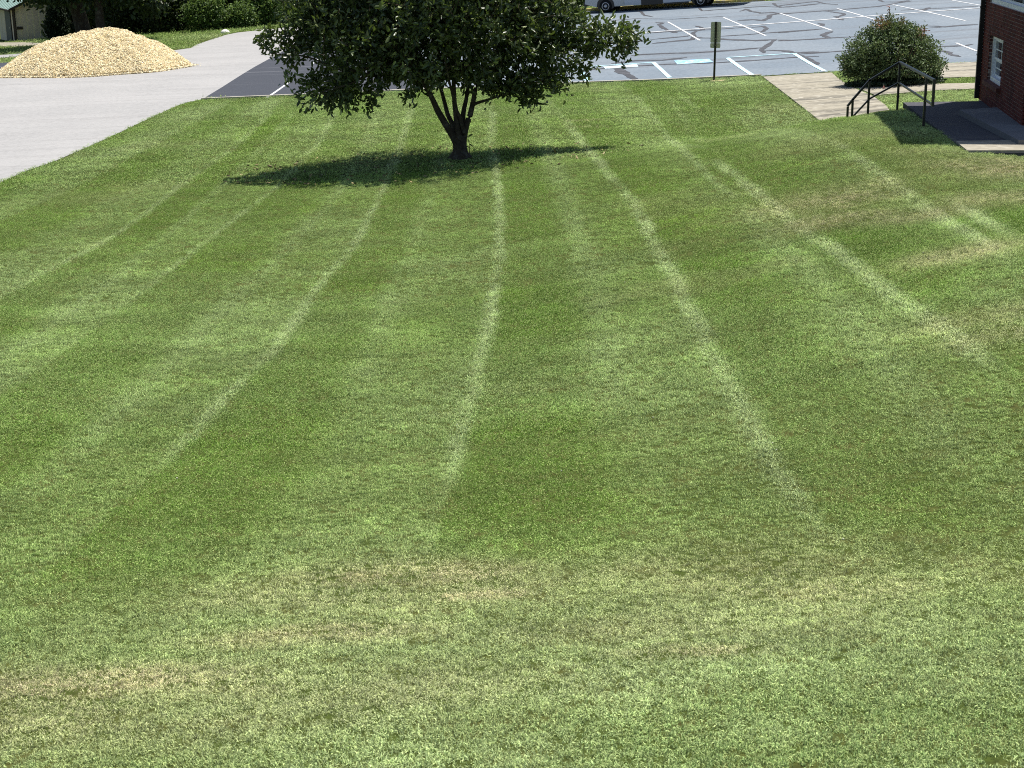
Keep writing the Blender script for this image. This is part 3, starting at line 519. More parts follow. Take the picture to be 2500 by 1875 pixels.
def sample_lobes(lobes, n, rg, shell=.45):
    """points in a union of ellipsoids, crowded towards their skins; returns points and outward directions"""
    wts = np.array([l[3]*l[4]*l[5] for l in lobes])**.8; wts = wts*np.array([l[6] if len(l) > 6 else 1 for l in lobes]); wts /= wts.sum(); k = rg.choice(len(lobes), n, p=wts); L = np.array([l[:6] for l in lobes])[k]
    d = rg.normal(size=(n, 3)); d /= np.linalg.norm(d, axis=1)[:, None]; rr = rg.random(n)**shell
    lump = 1+.16*np.sin(d[:, 0]*5+k*2.1)*np.cos(d[:, 1]*4+k)+.12*np.sin(d[:, 2]*7+k*1.3)
    return L[:, :3]+d*L[:, 3:]*(rr*lump)[:, None], d
def leafy(parent, lobes, nodes, tips_n, per, leaf, wid, m, seed, drop=.25, twig_r=.006, twig_mat=None, hue=0.1, clus=.12, shell=.45, twigs=True, name='crown', hue_fn=None, twn_max=900):
    rg = np.random.default_rng(seed); tips, out = sample_lobes(lobes, tips_n, rg, shell)
    if twigs:
        nodes = np.array(nodes, float); nr = nodes[:, 3] if nodes.shape[1] > 3 else np.full(len(nodes), .03); nodes = nodes[:, :3]
        order = np.argsort(((tips[:, None]-nodes[None])**2).sum(-1).min(1)); mb = MB(); pool = list(nodes); P = np.array(pool)
        use = order if len(order) < 900 or name == 'dense' else order[::max(1, len(order)//twn_max)]
        for q in use:
            t = tips[q]; k = np.argmin(((P-t)**2).sum(1)); a = P[k]; ln = np.linalg.norm(t-a); md_ = (a+t)/2+np.array([0, 0, .12*ln])+rg.normal(0, .04*ln, 3)
            r0 = twig_r*(1+1.6*min(ln, 1.5)); mb.tube([a, a*.5+md_*.5+rg.normal(0, .02*ln, 3), md_, t], [r0, r0*.85, r0*.65, r0*.3], 5, False); P = np.vstack([P, md_, t])
        mb.build('twigs', twig_mat or M['twig'], parent, True)['kind'] = 'stuff'
    n = tips_n*per; ti = np.repeat(np.arange(tips_n), per); off = rg.normal(0, clus, (n, 3)); pos = tips[ti]+off
    dr = out[ti]*.6+rg.normal(0, .7, (n, 3)); dr[:, 2] -= drop; cl = rg.uniform(.75, 1.3, tips_n)[ti]
    lh = np.clip(rg.random(n)**3*1.2*hue*4, 0, 1)*(rg.random(tips_n)[ti] < .35+hue) if hue_fn is None else hue_fn(pos, ti, tips, rg)
    return leaves_mesh(name, pos, dr, leaf, wid, m, parent, cl*rg.uniform(.6, 1.45, n), lh, seed=seed)
def catmull(pts, k=4):
    P = np.array(pts, float); P = np.vstack([2*P[0]-P[1], P, 2*P[-1]-P[-2]]); out = []
    for i in range(1, len(P)-2):
        for t in np.arange(k)/k:
            a, b, c_, d = P[i-1:i+3]; out.append(.5*((2*b)+(-a+c_)*t+(2*a-5*b+4*c_-d)*t*t+(-a+3*b-3*c_+d)*t**3))
    out.append(P[-2]); return np.array(out)

# ------------------------------------------------------------------ the lawn tree
tb = ground(1118, 388); TY = tb[1]; tree = empty('shade_tree', tuple(tb)); tag(tree, 'broad low evergreen tree with several stems standing alone on the lawn', 'tree')
def T6(zx, zy, dy=0.0): return at(1000+zx/5.18, 100+zy/5.18, TY+dy)
mb = MB(); base = T6(640, 1470)
mb.tube([base+[0, 0, -.12], base+[0, 0, .03], T6(638, 1400), T6(636, 1320), T6(634, 1250), T6(632, 1195)], [.30, .24, .165, .145, .150, .12], 12)
mb.build('trunk', M['bark'], tree, True)
STEMS = [([(612, 1330, 0), (560, 1220, -.05), (480, 1090, -.12), (360, 890, -.2), (290, 740, -.3), (200, 560, -.45), (60, 330, -.7), (-200, 60, -1.0), (-420, -150, -1.2)], .092, .024),
 ([(630, 1290, .05), (585, 1130, .2), (490, 950, .35), (440, 770, .45), (380, 560, .6), (250, 250, .8), (120, -200, .9)], .064, .022),
 ([(636, 1270, -.08), (600, 1080, -.1), (580, 870, -.12), (565, 740, -.15), (560, 400, -.1), (600, 0, 0), (580, -500, .1), (560, -1000, .1)], .070, .022),
 ([(650, 1280, .06), (665, 1060, .12), (685, 880, .2), (715, 740, .3), (760, 480, .4), (860, 100, .6), (940, -400, .8)], .066, .022),
 ([(668, 1300, 0), (712, 1090, 0), (770, 920, .05), (805, 760, .1), (850, 560, .15), (1000, 300, .3), (1300, 80, .6), (1700, -60, .9)], .076, .022),
 ([(690, 1180, -.05), (640, 980, -.14), (600, 890, -.2), (575, 800, -.28), (500, 500, -.6), (420, 100, -.9)], .048, .018),
 ([(798, 815, .1), (850, 785, .05), (960, 752, -.05), (1150, 690, -.2), (1420, 600, -.3)], .040, .015),
 ([(1300, 80, .6), (1700, 130, .8), (2150, 80, .5), (2560, 30, .4), (2950, 0, .35)], .034, .008),
 ([(60, 330, -.7), (-350, 300, -.7), (-800, 380, -.6), (-1300, 200, -.65), (-1750, 160, -.7)], .040, .008),
 ([(-350, 300, -1.0), (-700, 520, -1.2), (-1100, 640, -1.2)], .028, .008), ([(1150, 690, -.2), (1500, 640, -.1), (1580, 800, -.1), (1545, 900, -.1)], .022, .006)]
nodes = []
for pts, r0, r1 in STEMS:
    C = catmull([T6(*p) for p in pts], 5); rr = np.linspace(r0, r1, len(C)); mb = MB(); mb.tube(C, rr, 9); mb.build('branch', M['bark'], tree, True); nodes += [(*p, q) for p, q in list(zip(C, rr))[max(3, len(C)//4):]]
def lb(px, py, dy, rx, ry, rz, wt=1.0): p = at(px, py, TY+dy); return (p[0], p[1], p[2], rx, ry, rz, wt)
HL = [lb(1085, 55, .1, 2.5, 2.3, 1.35), lb(880, 100, -.4, 1.15, 1.6, 1.0), lb(1225, 215, .1, .55, .7, .26), lb(775, 15, -.45, 1.0, 1.1, .85), lb(715, 105, -.6, .55, .5, .42, .8), lb(1330, 95, .6, 1.15, 1.2, .85), lb(1480, 95, .35, .75, .5, .40, 1.5),
      lb(1310, 200, -.1, .62, .6, .33), lb(1300, 268, -.1, .10, .10, .17, .9), lb(1090, -190, .1, 2.5, 2.3, 1.7, .7), lb(835, 215, -.4, .95, .8, .36, 1.1), lb(1010, 172, .0, .9, 1.0, .36), lb(1170, 172, .2, .95, 1.0, .32),
      lb(660, 130, -.7, .20, .2, .16, .9), lb(1570, 95, .35, .18, .15, .14, .9), lb(900, -60, -.5, 1.3, 1.2, 1.0, .7), lb(1300, -40, .6, 1.2, 1.2, .9, .7), lb(1410, 165, .6, .35, .3, .12, .8), lb(765, 258, -.4, .16, .15, .10, 1.2), lb(885, 255, -.4, .22, .2, .12, 1.2), lb(1010, 232, 0, .2, .2, .10, 1.1), lb(1296, 240, -.1, .22, .2, .16, 1.2), lb(1292, 283, -.1, .09, .09, .09, 1.6), lb(650, 95, -.6, .22, .2, .16, 1.0), lb(700, 190, -.5, .16, .15, .16, 1.0)]
leafy(tree, HL, nodes, 3400, 11, .145, .062, M['leaf_hero'], 5, drop=.02, clus=.085, hue=.22, twig_r=.005, shell=.5, twn_max=3400)
# bare sprout beside the trunk
mb = MB(); sp0 = ground(1146, 384); mb.tube([sp0, sp0+[.01, 0, .25], sp0+[-.03, 0, .45]], [.008, .006, .004], 5); spr = mb.build('sprout', M['twig'], tree)
leaves_mesh('sprout_leaves', np.array([sp0+[0, 0, .28], sp0+[-.02, 0, .42], sp0+[-.03, 0, .44], sp0+[.01, 0, .2]]), np.array([[.7, 0, -.4], [.6, 0, .5], [-.6, 0, .4], [-.6, 0, .3]]), .12, .05, M['leaf_hero'], tree)

# small things lying in the grass: clover heads everywhere, fallen leaves round the tree
nq = 45; qy = np.sqrt(RNG.uniform(4.5**2, 30**2, nq)); qx = RNG.uniform(-1, 1, nq)*(.36*qy); kk = fbm(qx, qy, 1.5, 66) > .47; qx, qy = qx[kk], qy[kk]
mb = MB()
for x, y in zip(qx, qy): z = ht(x, y); mb.lathe((x, y, z+.018), (0, 0, 1), [(0, .004), (.005, .008), (.011, .006)], 5)
tag(mb.build('clover', mat('clover_head', (.48, .50, .34), .8, .2)), 'scattered tiny pale clover heads in the lawn', 'clover', kind='stuff')
nq = 260; qa, qr = RNG.uniform(0, 6.28, nq), np.sqrt(RNG.random(nq)); fx, fy = tb[0]-.5+qr*np.cos(qa)*4.6, tb[1]-.6+qr*np.sin(qa)*2.6
o = leaves_mesh('fallen_leaves', np.c_[fx, fy, hts(fx, fy)+.03], np.c_[RNG.normal(0, 1, (nq, 2)), RNG.normal(0, .15, nq)], .10, .045, M['litter'], lh=RNG.random(nq)); tag(o, 'fallen leaves lying under the lawn tree', 'leaf litter', kind='stuff')

# ------------------------------------------------------------------ landing, steps, handrail
land = empty('landing', (LANDING[0][0], LANDING[0][1], LAND_Z)); tag(land, 'dark asphalt landing in the shade of the brick building', 'landing', kind='structure')
def slab(name, poly, z1, z0, m, parent):
    n = len(poly); V = [(x, y, z0) for x, y in poly]+[(x, y, z1) for x, y in poly]; a = sum(poly[i-1][0]*poly[i][1]-poly[i][0]*poly[i-1][1] for i in range(n))
    if a < 0: poly = poly[::-1]; V = [(x, y, z0) for x, y in poly]+[(x, y, z1) for x, y in poly]
    return mesh_obj(name, V, [tuple(range(n-1, -1, -1)), tuple(range(n, 2*n))]+[(i, (i+1) % n, (i+1) % n+n, i+n) for i in range(n)], m, parent)
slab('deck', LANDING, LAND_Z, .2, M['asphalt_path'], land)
F0 = [tuple(level(a, b, LAND_Z)[:2]) for a, b in ((2332, 348), (2460, 347), (2750, 342), (2752, 371), (2361, 371.5))]
slab('front_strip', F0, LAND_Z+.03, LAND_Z-.1, M['concrete_walk'], land)
R0 = [tuple(level(a, b, LAND_Z+.1)[:2]) for a, b in ((2342, 268), (2490, 258), (2760, 240), (2800, 342), (2487, 342))]
slab('ramp_slab', R0, LAND_Z+.10, LAND_Z-.05, M['concrete_grey'], land)
TOPZ = LAND_Z+.87
apx = level(2197, 152, TOPZ); AY = apx[1]
stp = empty('steps', (7.4, AY+.6, .4)); tag(stp, 'concrete steps climbing from the sidewalk to the shaded landing', 'steps', kind='structure')
for i in range(5):
    x0 = apx[0]-.05-.27*i; z1 = LAND_Z-.165*(i+1); mb = MB(); mb.box(((x0-.135), AY-.62, (z1+.1)/2), (.272, 1.1, z1-.1)); mb.build('step', M['concrete_walk'], stp)
hr = empty('handrail', (apx[0], AY, LAND_Z)); tag(hr, 'black square tube handrail climbing the steps and turning along the landing', 'handrail')
def fr(px, py): return at(px, py, AY)
top = [fr(2070, 258), fr(2082, 243), fr(2123, 196), apx]
e4 = level(2262, 187, TOPZ); e5 = level(2281, 196, TOPZ)
def mitre(pts, wd, name):
    mb = MB()
    for a, b in zip(pts[:-1], pts[1:]):
        d = (b-a)/np.linalg.norm(b-a); mb.bar(a-d*wd*.35, b+d*wd*.35, wd, wd*.9)
    return mb.build(name, M['black_metal'], hr)
mitre(top+[e5], .045, 'top_rail')
low = [fr(2080, 287), fr(2123, 241), apx+[0, 0, -.40], e5+[0, 0, -.42]]
mitre(low, .034, 'lower_rail')
for i, (t, zb) in enumerate([(top[0], .42), (top[1], .42), (top[2], .50), (apx, LAND_Z-.06), (e4, LAND_Z-.06)]):
    mb = MB(); mb.bar([t[0], t[1], zb], [t[0], t[1], t[2]-.02], .040); mb.build('post', M['black_metal'], hr)
mb = MB(); mb.bar(e5+[0, 0, -.45], e5+[0, 0, -.02], .044); mb.build('end_bar', M['black_metal'], hr)

# ------------------------------------------------------------------ brick building
bc = at(2388, 243, 32.2); WD = np.array([-.153, -.988, 0]); WD /= np.linalg.norm(WD); WN = np.array([WD[1], -WD[0], 0])   # along the wall towards us; outward normal (left)
if WN[0] > 0: WN = -WN
C0 = np.array([bc[0], bc[1], LAND_Z]); TL, WH, DEP = 5.45, 6.1, 9.0
bld = empty('brick_building', tuple(C0)); tag(bld, 'dark red brick building with a small white window and black downspout', 'building')
UPV = np.array([0, 0, 1.0])
def wp(t, h, o=0.0): return C0+WD*t+UPV*h+WN*o
def wall_hit(px, py):
    d = FW+RT*((px-CX)/FPX)+UP*((CY-py)/FPX); k = ((C0-CAMP)@WN)/(d@WN); p = CAMP+d*k-C0; return p@WD, p[2]
w_tl, w_tr, w_br, w_bl = [wall_hit(*p) for p in ((2417, 88), (2449, 99), (2442, 209), (2409, 195))]
wt0, wt1 = (w_tl[0]+w_bl[0])/2, (w_tr[0]+w_br[0])/2; wh0, wh1 = (w_bl[1]+w_br[1])/2, (w_tl[1]+w_tr[1])/2
ub = wall_hit(2416, 1); uw0 = ub[0]; uh0 = (wall_hit(2416, 1)[1]+wall_hit(2488, 27)[1])/2
CO = .0677; snap = lambda h: round(h/CO)*CO
wh0, wh1, uh0 = snap(wh0), snap(wh1), snap(uh0)
print('window', wt0, wt1, wh0, wh1, 'upper', uw0, uh0)
BR = .20; MO = .012                                 # reveal depth, and how far bricks stand proud of the mortar
# core walls: pieces around the two openings (butted end to end), set back behind the brick faces
def core(name, t0, t1, h0, h1, o=-MO, th=.2, m=None):
    mb = MB(); mb.box(wp((t0+t1)/2, (h0+h1)/2, o-th/2), (t1-t0, th, h1-h0), (WD, WN, UPV)); return mb.build(name, m or M['mortar'], bld)
H1 = uh0+1.7
core('wall', 0, wt0, -.3, uh0); core('wall', wt0, wt1, -.3, wh0); core('wall', wt0, wt1, wh1, uh0); core('wall', wt1, TL-.2, -.3, uh0)
core('wall', 0, uw0, uh0, H1)
def brick_tex():
    m = mat('distant_brickwork', (.15, .045, .038), .85, .2); nt = m.node_tree; b = nt.nodes['Principled BSDF']; t = nt.nodes.new('ShaderNodeTexBrick'); tc = nt.nodes.new('ShaderNodeTexCoord')
    t.inputs['Color1'].default_value = (.15, .045, .038, 1); t.inputs['Color2'].default_value = (.10, .035, .032, 1); t.inputs['Mortar'].default_value = (.30, .23, .21, 1); t.inputs['Scale'].default_value = 1; t.inputs['Brick Width'].default_value = .205; t.inputs['Row Height'].default_value = .0677; t.inputs['Mortar Size'].default_value = .006
    g = nt.nodes.new('ShaderNodeMapping'); g.inputs['Rotation'].default_value = (rad(90), 0, 0); nt.links.new(tc.outputs['Object'], g.inputs[0]); nt.links.new(g.outputs[0], t.inputs[0]); nt.links.new(t.outputs[0], b.inputs['Base Color']); return m
M['bricktex'] = brick_tex()
core('upper_wall', 0, TL+.003, H1, WH, 0, .2, M['bricktex'])
# the other sides of the building
for a, b in ((wp(0, 0)+WD*.1-WN*.21, wp(0, 0)+WD*.1-WN*DEP), (wp(TL, 0)-WD*.1-WN*.062, wp(TL, 0)-WD*.1-WN*DEP), (wp(.2, 0)-WN*(DEP-.1), wp(TL-.2, 0)-WN*(DEP-.1))):
    mb = MB(); mb.bar(a+[0, 0, (WH-.3)/2], b+[0, 0, (WH-.3)/2], .2, WH+.3); mb.build('wall', M['bricktex'], bld)
mb = MB(); ov, ovn = .25, .8; mid = wp(TL/2, 0)-WN*DEP/2
mb.box(mid+UPV*(WH+.12), (TL+2*ov, DEP+2*ovn, .24), (WD, WN, UPV)); r1 = wp(-ov, WH+.24, ovn), wp(TL+ov, WH+.24, ovn), wp(TL+ov, WH+.24, -DEP-ovn), wp(-ov, WH+.24, -DEP-ovn)
a1, a2 = mid+UPV*(WH+1.6)-WN*(DEP/2-2.6), mid+UPV*(WH+1.6)+WN*(DEP/2-2.6); mb.add(list(r1)+[a2, a1], [(0, 1, 4), (1, 2, 5, 4), (2, 3, 5), (3, 0, 4, 5)])
mb.build('roof', M['roofdark'], bld)
# single bricks in the part of the wall the picture shows
bme = bpy.data.meshes.new('brick'); bm = bmesh.new(); bmesh.ops.create_cube(bm, size=1.0)
bmesh.ops.scale(bm, vec=(.193, .06, .0565), verts=bm.verts); bmesh.ops.bevel(bm, geom=bm.edges[:], offset=.003, segments=1, affect='EDGES'); bm.to_mesh(bme); bm.free(); bme.materials.append(M['brick'])
rz = math.atan2(WD[1], WD[0]); cells = []
for ci_ in range(int((uh0-.01)/CO)+28):
    h = (ci_+.5)*CO-.0
    for k in range(-1, 28):
        t0 = k*.205+(.1025 if ci_ % 2 else 0); t1 = t0+.193; a0, a1_ = max(t0, 0.0), min(t1, TL)
        segs = [(a0, a1_)]
        def cut(segs, x0, x1): 
            o = []
            for a, b in segs:
                if b <= x0 or a >= x1: o.append((a, b)); continue
                if a < x0: o.append((a, x0))
                if b > x1: o.append((x1, b))
            return o
        if wh0 < h < wh1: segs = cut(segs, wt0, wt1)
        if h > uh0: segs = cut(segs, uw0, TL) if h < H1 else []
        for a, b in segs:
            if b-a > .03: cells.append((a, b, h))
def in_view(t, h):
    v = wp(t, h)-CAMP; z = v@FW; x, y = CX+FPX*(v@RT)/z, CY-FPX*(v@UP)/z; return x < 2503 and y > -4
cells = [q for q in cells if q[2] < uh0+.9]; vis = sorted([q for q in cells if in_view(q[0], q[2])], key=lambda q: -q[0]); rest = [q for q in cells if not in_view(q[0], q[2])]
print('bricks in view', len(vis), 'others', len(rest))
for a, b, h in vis[:300]:
    o = bpy.data.objects.new('brick', bme); COL.objects.link(o); o.parent = bld; p = wp((a+b)/2, h, -.03+random.uniform(-.0015, .0015))-C0; o.location = p; o.rotation_euler[2] = rz; o.scale = ((b-a)/.193, 1, 1)
mb = MB()
for a, b, h in vis[300:]+rest: mb.box(wp((a+b)/2, h, -.03+random.uniform(-.0015, .0015)), (b-a, .06, .0565), (WD, WN, UPV))
mb.build('brick', M['brick'], bld)['kind'] = 'stuff'
def window(t0, t1, h0, h1, rec, name, cols, rows, double=True):
    fr_ = .065; win = None; mb = MB(); c = lambda ta, tb_, ha, hb, o0, o1, b: b.box(wp((ta+tb_)/2, (ha+hb)/2, (o0+o1)/2), (tb_-ta, o1-o0, hb-ha), (WD, WN, UPV))
    c(t0, t0+fr_, h0, h1, -rec-.06, -rec+.03, mb); c(t1-fr_, t1, h0, h1, -rec-.06, -rec+.03, mb); c(t0+fr_, t1-fr_, h1-fr_, h1, -rec-.06, -rec+.03, mb); c(t0+fr_, t1-fr_, h0, h0+fr_*1.3, -rec-.06, -rec+.045, mb)
    win = mb.build(name, M['white_frame'], bld); hm = (h0+h1)/2
    for s, (ha, hb) in enumerate(((hm-.02, h1-fr_), (h0+fr_*1.3, hm-.02)) if double else ((h0+fr_*1.3, h1-fr_),)):
        off = -rec-.012-.028*s; st = .042; mb = MB(); x0, x1 = t0+fr_, t1-fr_
        c(x0, x0+st, ha, hb, off-.02, off, mb); c(x1-st, x1, ha, hb, off-.02, off, mb); c(x0+st, x1-st, hb-st, hb, off-.02, off, mb); c(x0+st, x1-st, ha, ha+st, off-.02, off, mb)
        for k in range(1, cols): xx = x0+st+(x1-x0-2*st)*k/cols; c(xx-.011, xx+.011, ha+st, hb-st, off-.018, off-.002, mb)
        for k in range(1, rows):
            hh = ha+st+(hb-ha-2*st)*k/rows
            for q in range(cols): xa = x0+st+(x1-x0-2*st)*q/cols+(.011 if q else 0); xb = x0+st+(x1-x0-2*st)*(q+1)/cols-(.011 if q < cols-1 else 0); c(xa, xb, hh-.011, hh+.011, off-.018, off-.002, mb)
        mb.build('sash', M['white_frame'], win)
        for k in range(cols):
            for q in range(rows):
                xa = x0+st+(x1-x0-2*st)*k/cols; xb = x0+st+(x1-x0-2*st)*(k+1)/cols; ya = ha+st+(hb-ha-2*st)*q/rows; yb = ha+st+(hb-ha-2*st)*(q+1)/rows
                m2 = MB(); c(xa, xb, ya, yb, off-.013, off-.009, m2); m2.build('pane', M['glass'], win)
    return win
win0 = window(wt0, wt1, wh0, wh1, .10, 'window', 2, 2)
mb = MB(); mb.box(wp((wt0+wt1)/2, wh0-.035, .0), (wt1-wt0+.14, .16, .075), (WD, WN, UPV)); mb.build('sill', M['sillbrick'], win0)
mb = MB(); mb.box(wp((wt0+wt1)/2, (wh0+wh1)/2, -.3), (wt1-wt0+.2, .02, wh1-wh0+.2), (WD, WN, UPV)); mb.build('room_back', M['roofdark'], bld)
window(uw0, TL-.3, uh0, H1, .08, 'upper_window', 4, 1, False)
core('wall', TL-.3, TL-.2, uh0, H1)
# downspout with its straps
mb = MB(); ds = wp(.075, 0, .05); mb.bar(ds+UPV*.02, ds+UPV*(WH-.25), .105, .085, WN); mb.bar(ds+UPV*(WH-.25), ds+UPV*(WH-.02)+WN*.75, .1, .085, WN); dsp = mb.build('downspout', M['downspout'], bld)
for hh in (.9, 1.85, 3.2, 5.4):
    mb = MB(); mb.box(ds+UPV*hh, (.15, .10, .035), (WD, WN, UPV)); mb.build('strap', M['downspout'], dsp)
mb = MB(); mb.bar(wp(-ov, WH+.17, ovn+.06), wp(TL+ov, WH+.17, ovn+.06), .12, .12); mb.build('gutter', M['downspout'], bld)

# ------------------------------------------------------------------ sign on the lawn edge
sg = ground(1743, 197); sgn = empty('parking_sign', tuple(sg), rad(-14)); tag(sgn, 'back of a parking sign on a black post at the lawn edge', 'sign')
def loc_mesh(mb, name, m, parent): return mesh_obj(name, mb.v, mb.f, m, parent, world=False)
lean_x = .012
mb = MB(); mb.bar((0, 0, -.3), (lean_x*1.75, 0, 1.745), .062, .034, (0, 1, 0)); mb.bar((-.022, -.024, -.28), (lean_x*1.75-.022, -.024, 1.74), .014, .02, (0, 1, 0)); mb.bar((.022, -.024, -.28), (lean_x*1.75+.022, -.024, 1.74), .014, .02, (0, 1, 0)); loc_mesh(mb, 'post', M['black_metal'], sgn)
def plate(name, z0, z1, wdt, rc):
    pts = []
    for cx_, cz, a0 in ((wdt/2-rc, z1-rc, 0), (-wdt/2+rc, z1-rc, 90), (-wdt/2+rc, z0+rc, 180), (wdt/2-rc, z0+rc, 270)):
        pts += [(cx_+rc*math.cos(rad(a0+k*30))+lean_x*cz, cz+rc*math.sin(rad(a0+k*30))) for k in range(4)]
    n = len(pts); V = [(x, .022, z) for x, z in pts]+[(x, .026, z) for x, z in pts]
    o = mesh_obj(name, V, [tuple(range(n)), tuple(range(2*n-1, n-1, -1))]+[(i, i+n, (i+1) % n+n, (i+1) % n) for i in range(n)], M['sign_back'], sgn, world=False)
    f_ = mesh_obj(name+'_face', [(x, .028, z) for x, z in pts], [tuple(range(n-1, -1, -1))], M['sign_front'], o, world=False); return o
plate('sign_plate', 1.125, 1.74, .305, .035); plate('lower_plate', .97, 1.115, .305, .03)
for z in (1.05, 1.25, 1.62): mb = MB(); mb.lathe((lean_x*z, -.035, z), (0, -1, 0), [(0, .009), (.008, .009)], 8); loc_mesh(mb, 'bolt', M['rim'], sgn)
bp_ = ground(1753, 198.5); bare = [(bp_[0]+.24*math.cos(a)*(1+.25*math.sin(3*a)), bp_[1]+.30*math.sin(a)*(1+.2*math.cos(2*a))) for a in np.linspace(0, 2*math.pi, 16)[:-1]]
tag(sheet('soil_patch', bare, .02, M['dirt'], cell=.3), 'bare tan soil around the foot of the sign post', 'soil', kind='structure')

# ------------------------------------------------------------------ round shrub by the sidewalk
sb = ground(2180, 206); shr = empty('round_shrub', tuple(sb)); tag(shr, 'round olive green shrub with red new shoots beside the sidewalk', 'shrub')
SY = sb[1]
def sl(px, py, dy, rx, ry, rz, wt=1.0): p = at(px, py, SY+dy); return (p[0], p[1], p[2], rx, ry, rz, wt)
SLB = [sl(2178, 120, 0, 1.10, 1.0, .72), sl(2110, 150, -.1, .62, .7, .45), sl(2250, 150, 0, .60, .7, .50), sl(2180, 160, -.1, 1.15, .95, .35), sl(2085, 165, 0, .38, .4, .32), sl(2280, 165, 0, .32, .4, .28), sl(2170, 78, 0, .62, .6, .36), sl(2225, 90, 0, .40, .5, .36)]
st_n = []
for i in range(16):
    a = random.uniform(0, 6.28); rr_0 = random.uniform(.05, .22); p0 = sb+[rr_0*math.cos(a), rr_0*math.sin(a), -.03]; p1 = p0+[.45*math.cos(a)*random.uniform(.4, 1.2), .4*math.sin(a), .55]; p2 = p1+[.35*math.cos(a), .3*math.sin(a), .5]
    C = catmull([p0, p1, p2], 4); mb = MB(); mb.tube(C, np.linspace(.022, .010, len(C)), 6); mb.build('stem', M['twig'], shr, True); st_n += [(*p, .012) for p in C[3:]]
red = [at(2152, 53, SY-.2), at(2205, 48, SY-.2), at(2255, 74, SY-.1), at(2248, 85, SY-.2)]
def shue(pos, ti, tips, rg):
    h = np.zeros(len(pos))
    for q, c0 in zip((.13, .09, .08, .07), red): h = np.maximum(h, np.exp(-(((pos-c0)/[q*1.3, q*3, q])**2).sum(1))*1.7*(rg.random(len(pos)) < .85))
    return np.clip(h+(rg.random(len(pos)) < .008)*.3, 0, 1)
leafy(shr, SLB, st_n, 2100, 13, .076, .034, M['leaf_shrub'], 9, drop=0, clus=.06, twig_r=.0035, hue_fn=shue, shell=.38)
mb = MB(); s0, s1 = at(2168, 60, SY), at(2171, 14, SY); mb.tube([s0, (s0+s1)/2+[.015, 0, 0], s1], [.008, .006, .003], 5); mb.build('red_shoot', M['twig'], shr)
ps = np.array([s0*(1-t)+s1*t for t in np.linspace(.35, 1, 34)]); leaves_mesh('shoot_leaves', ps+RNG.normal(0, .02, ps.shape), RNG.normal(0, 1, ps.shape), .055, .026, M['leaf_shrub'], shr, lh=np.linspace(.2, 1, 34))
# low ivy around its foot
n = 2600; a = RNG.uniform(0, 6.28, n); q = np.sqrt(RNG.random(n)); gxp, gyp = sb[0]+q*np.cos(a)*1.35, sb[1]-.15+q*np.sin(a)*.75; gpos = np.c_[gxp, gyp, hts(gxp, gyp)+.04+.08*RNG.random(n)]
o = leaves_mesh('groundcover', gpos, np.c_[RNG.normal(0, 1, (n, 2)), RNG.random(n)], .07, .06, M['ivy']); tag(o, 'low ivy ground cover under the round shrub', 'ground cover', kind='stuff')
fp = ground(2157, 219); flag = empty('marker_flag', tuple(fp)); tag(flag, 'tiny pink marker flag on a wire at the path edge below the shrub', 'flag')
mb = MB(); mb.tube([fp, fp+[0, 0, .16]], [.003, .003], 5); mb.build('wire', M['rim'], flag); mb = MB(); mb.add([fp+[-.035, 0, .02], fp+[.035, 0, .02], fp+[.004, 0, .13], fp+[-.035, .012, .02], fp+[.035, .012, .02], fp+[.004, .012, .13]], [(0, 1, 2), (5, 4, 3), (0, 3, 4, 1), (1, 4, 5, 2), (2, 5, 3, 0)]); mb.build('flag', M['pink'], flag)

# ------------------------------------------------------------------ wood chip pile
pk = at(250, 72, 62.0); pb = np.array([pk[0], pk[1], ht(pk[0], pk[1])]); PH = pk[2]-pb[2]; print('pile', pk, PH)
pile = empty('wood_chip_pile', tuple(pb)); tag(pile, 'large heap of pale fresh wood chips dumped on the driveway', 'wood chips')
NA, NR = 96, 40
def pile_h(a, q): return PH*np.clip((1-q**1.25)*(1.06-.10*np.cos(a*2+.4))-.06, 0, None)**1.0
def pile_pt(a, q):
    rx = np.where(np.cos(a) > 0, 3.15, 4.55); ry = np.where(np.sin(a) > 0, 3.0, 3.4); irr = 1+.05*np.sin(3*a+1)+.035*np.sin(7*a)
    x, y = pb[0]+q*rx*np.cos(a)*irr, pb[1]+q*ry*np.sin(a)*irr; prof = np.where(q < .16, 1-.9*q**2/.16*.5, 0)
    hgt = PH*(.86*(1-q**2.0)+.14*(1-q))
    hgt = np.where(q < .97, hgt, hgt*.3); lump = .10*(fbm(x, y, .9, 77)-.5)+.05*(fbm(x, y, .25, 78)-.5)
    return x, y, hts(x, y)+.03+np.maximum(hgt*(1+lump*1.6)+lump*np.minimum(hgt, 1)*1.2, -.02)
aa, qq = np.meshgrid(np.linspace(0, 2*math.pi, NA, endpoint=False), np.linspace(0, 1, NR)); px_, py_, pz_ = pile_pt(aa, qq); pz_[-1] -= .06
Fp = [(i*NA+k, i*NA+(k+1) % NA, (i+1)*NA+(k+1) % NA, (i+1)*NA+k) for i in range(NR-1) for k in range(NA)]
mesh_obj('heap', np.c_[px_.ravel(), py_.ravel(), pz_.ravel()], [f[::-1] for f in Fp], M['chipbase'], pile, True)
nC = 34000; ca = RNG.uniform(0, 2*math.pi, nC); cq = np.sqrt(RNG.random(nC))*1.0; k = RNG.random(nC) < .04; cq[k] *= 1+.16*RNG.random(k.sum()); cx_, cy_, cz_ = pile_pt(ca, np.minimum(cq, 1)); 
cx_ = np.where(cq > 1, pb[0]+(cx_-pb[0])*cq, cx_); cy_ = np.where(cq > 1, pb[1]+(cy_-pb[1])*cq, cy_); cz_ = np.where(cq > .985, hts(cx_, cy_)+.05, cz_)
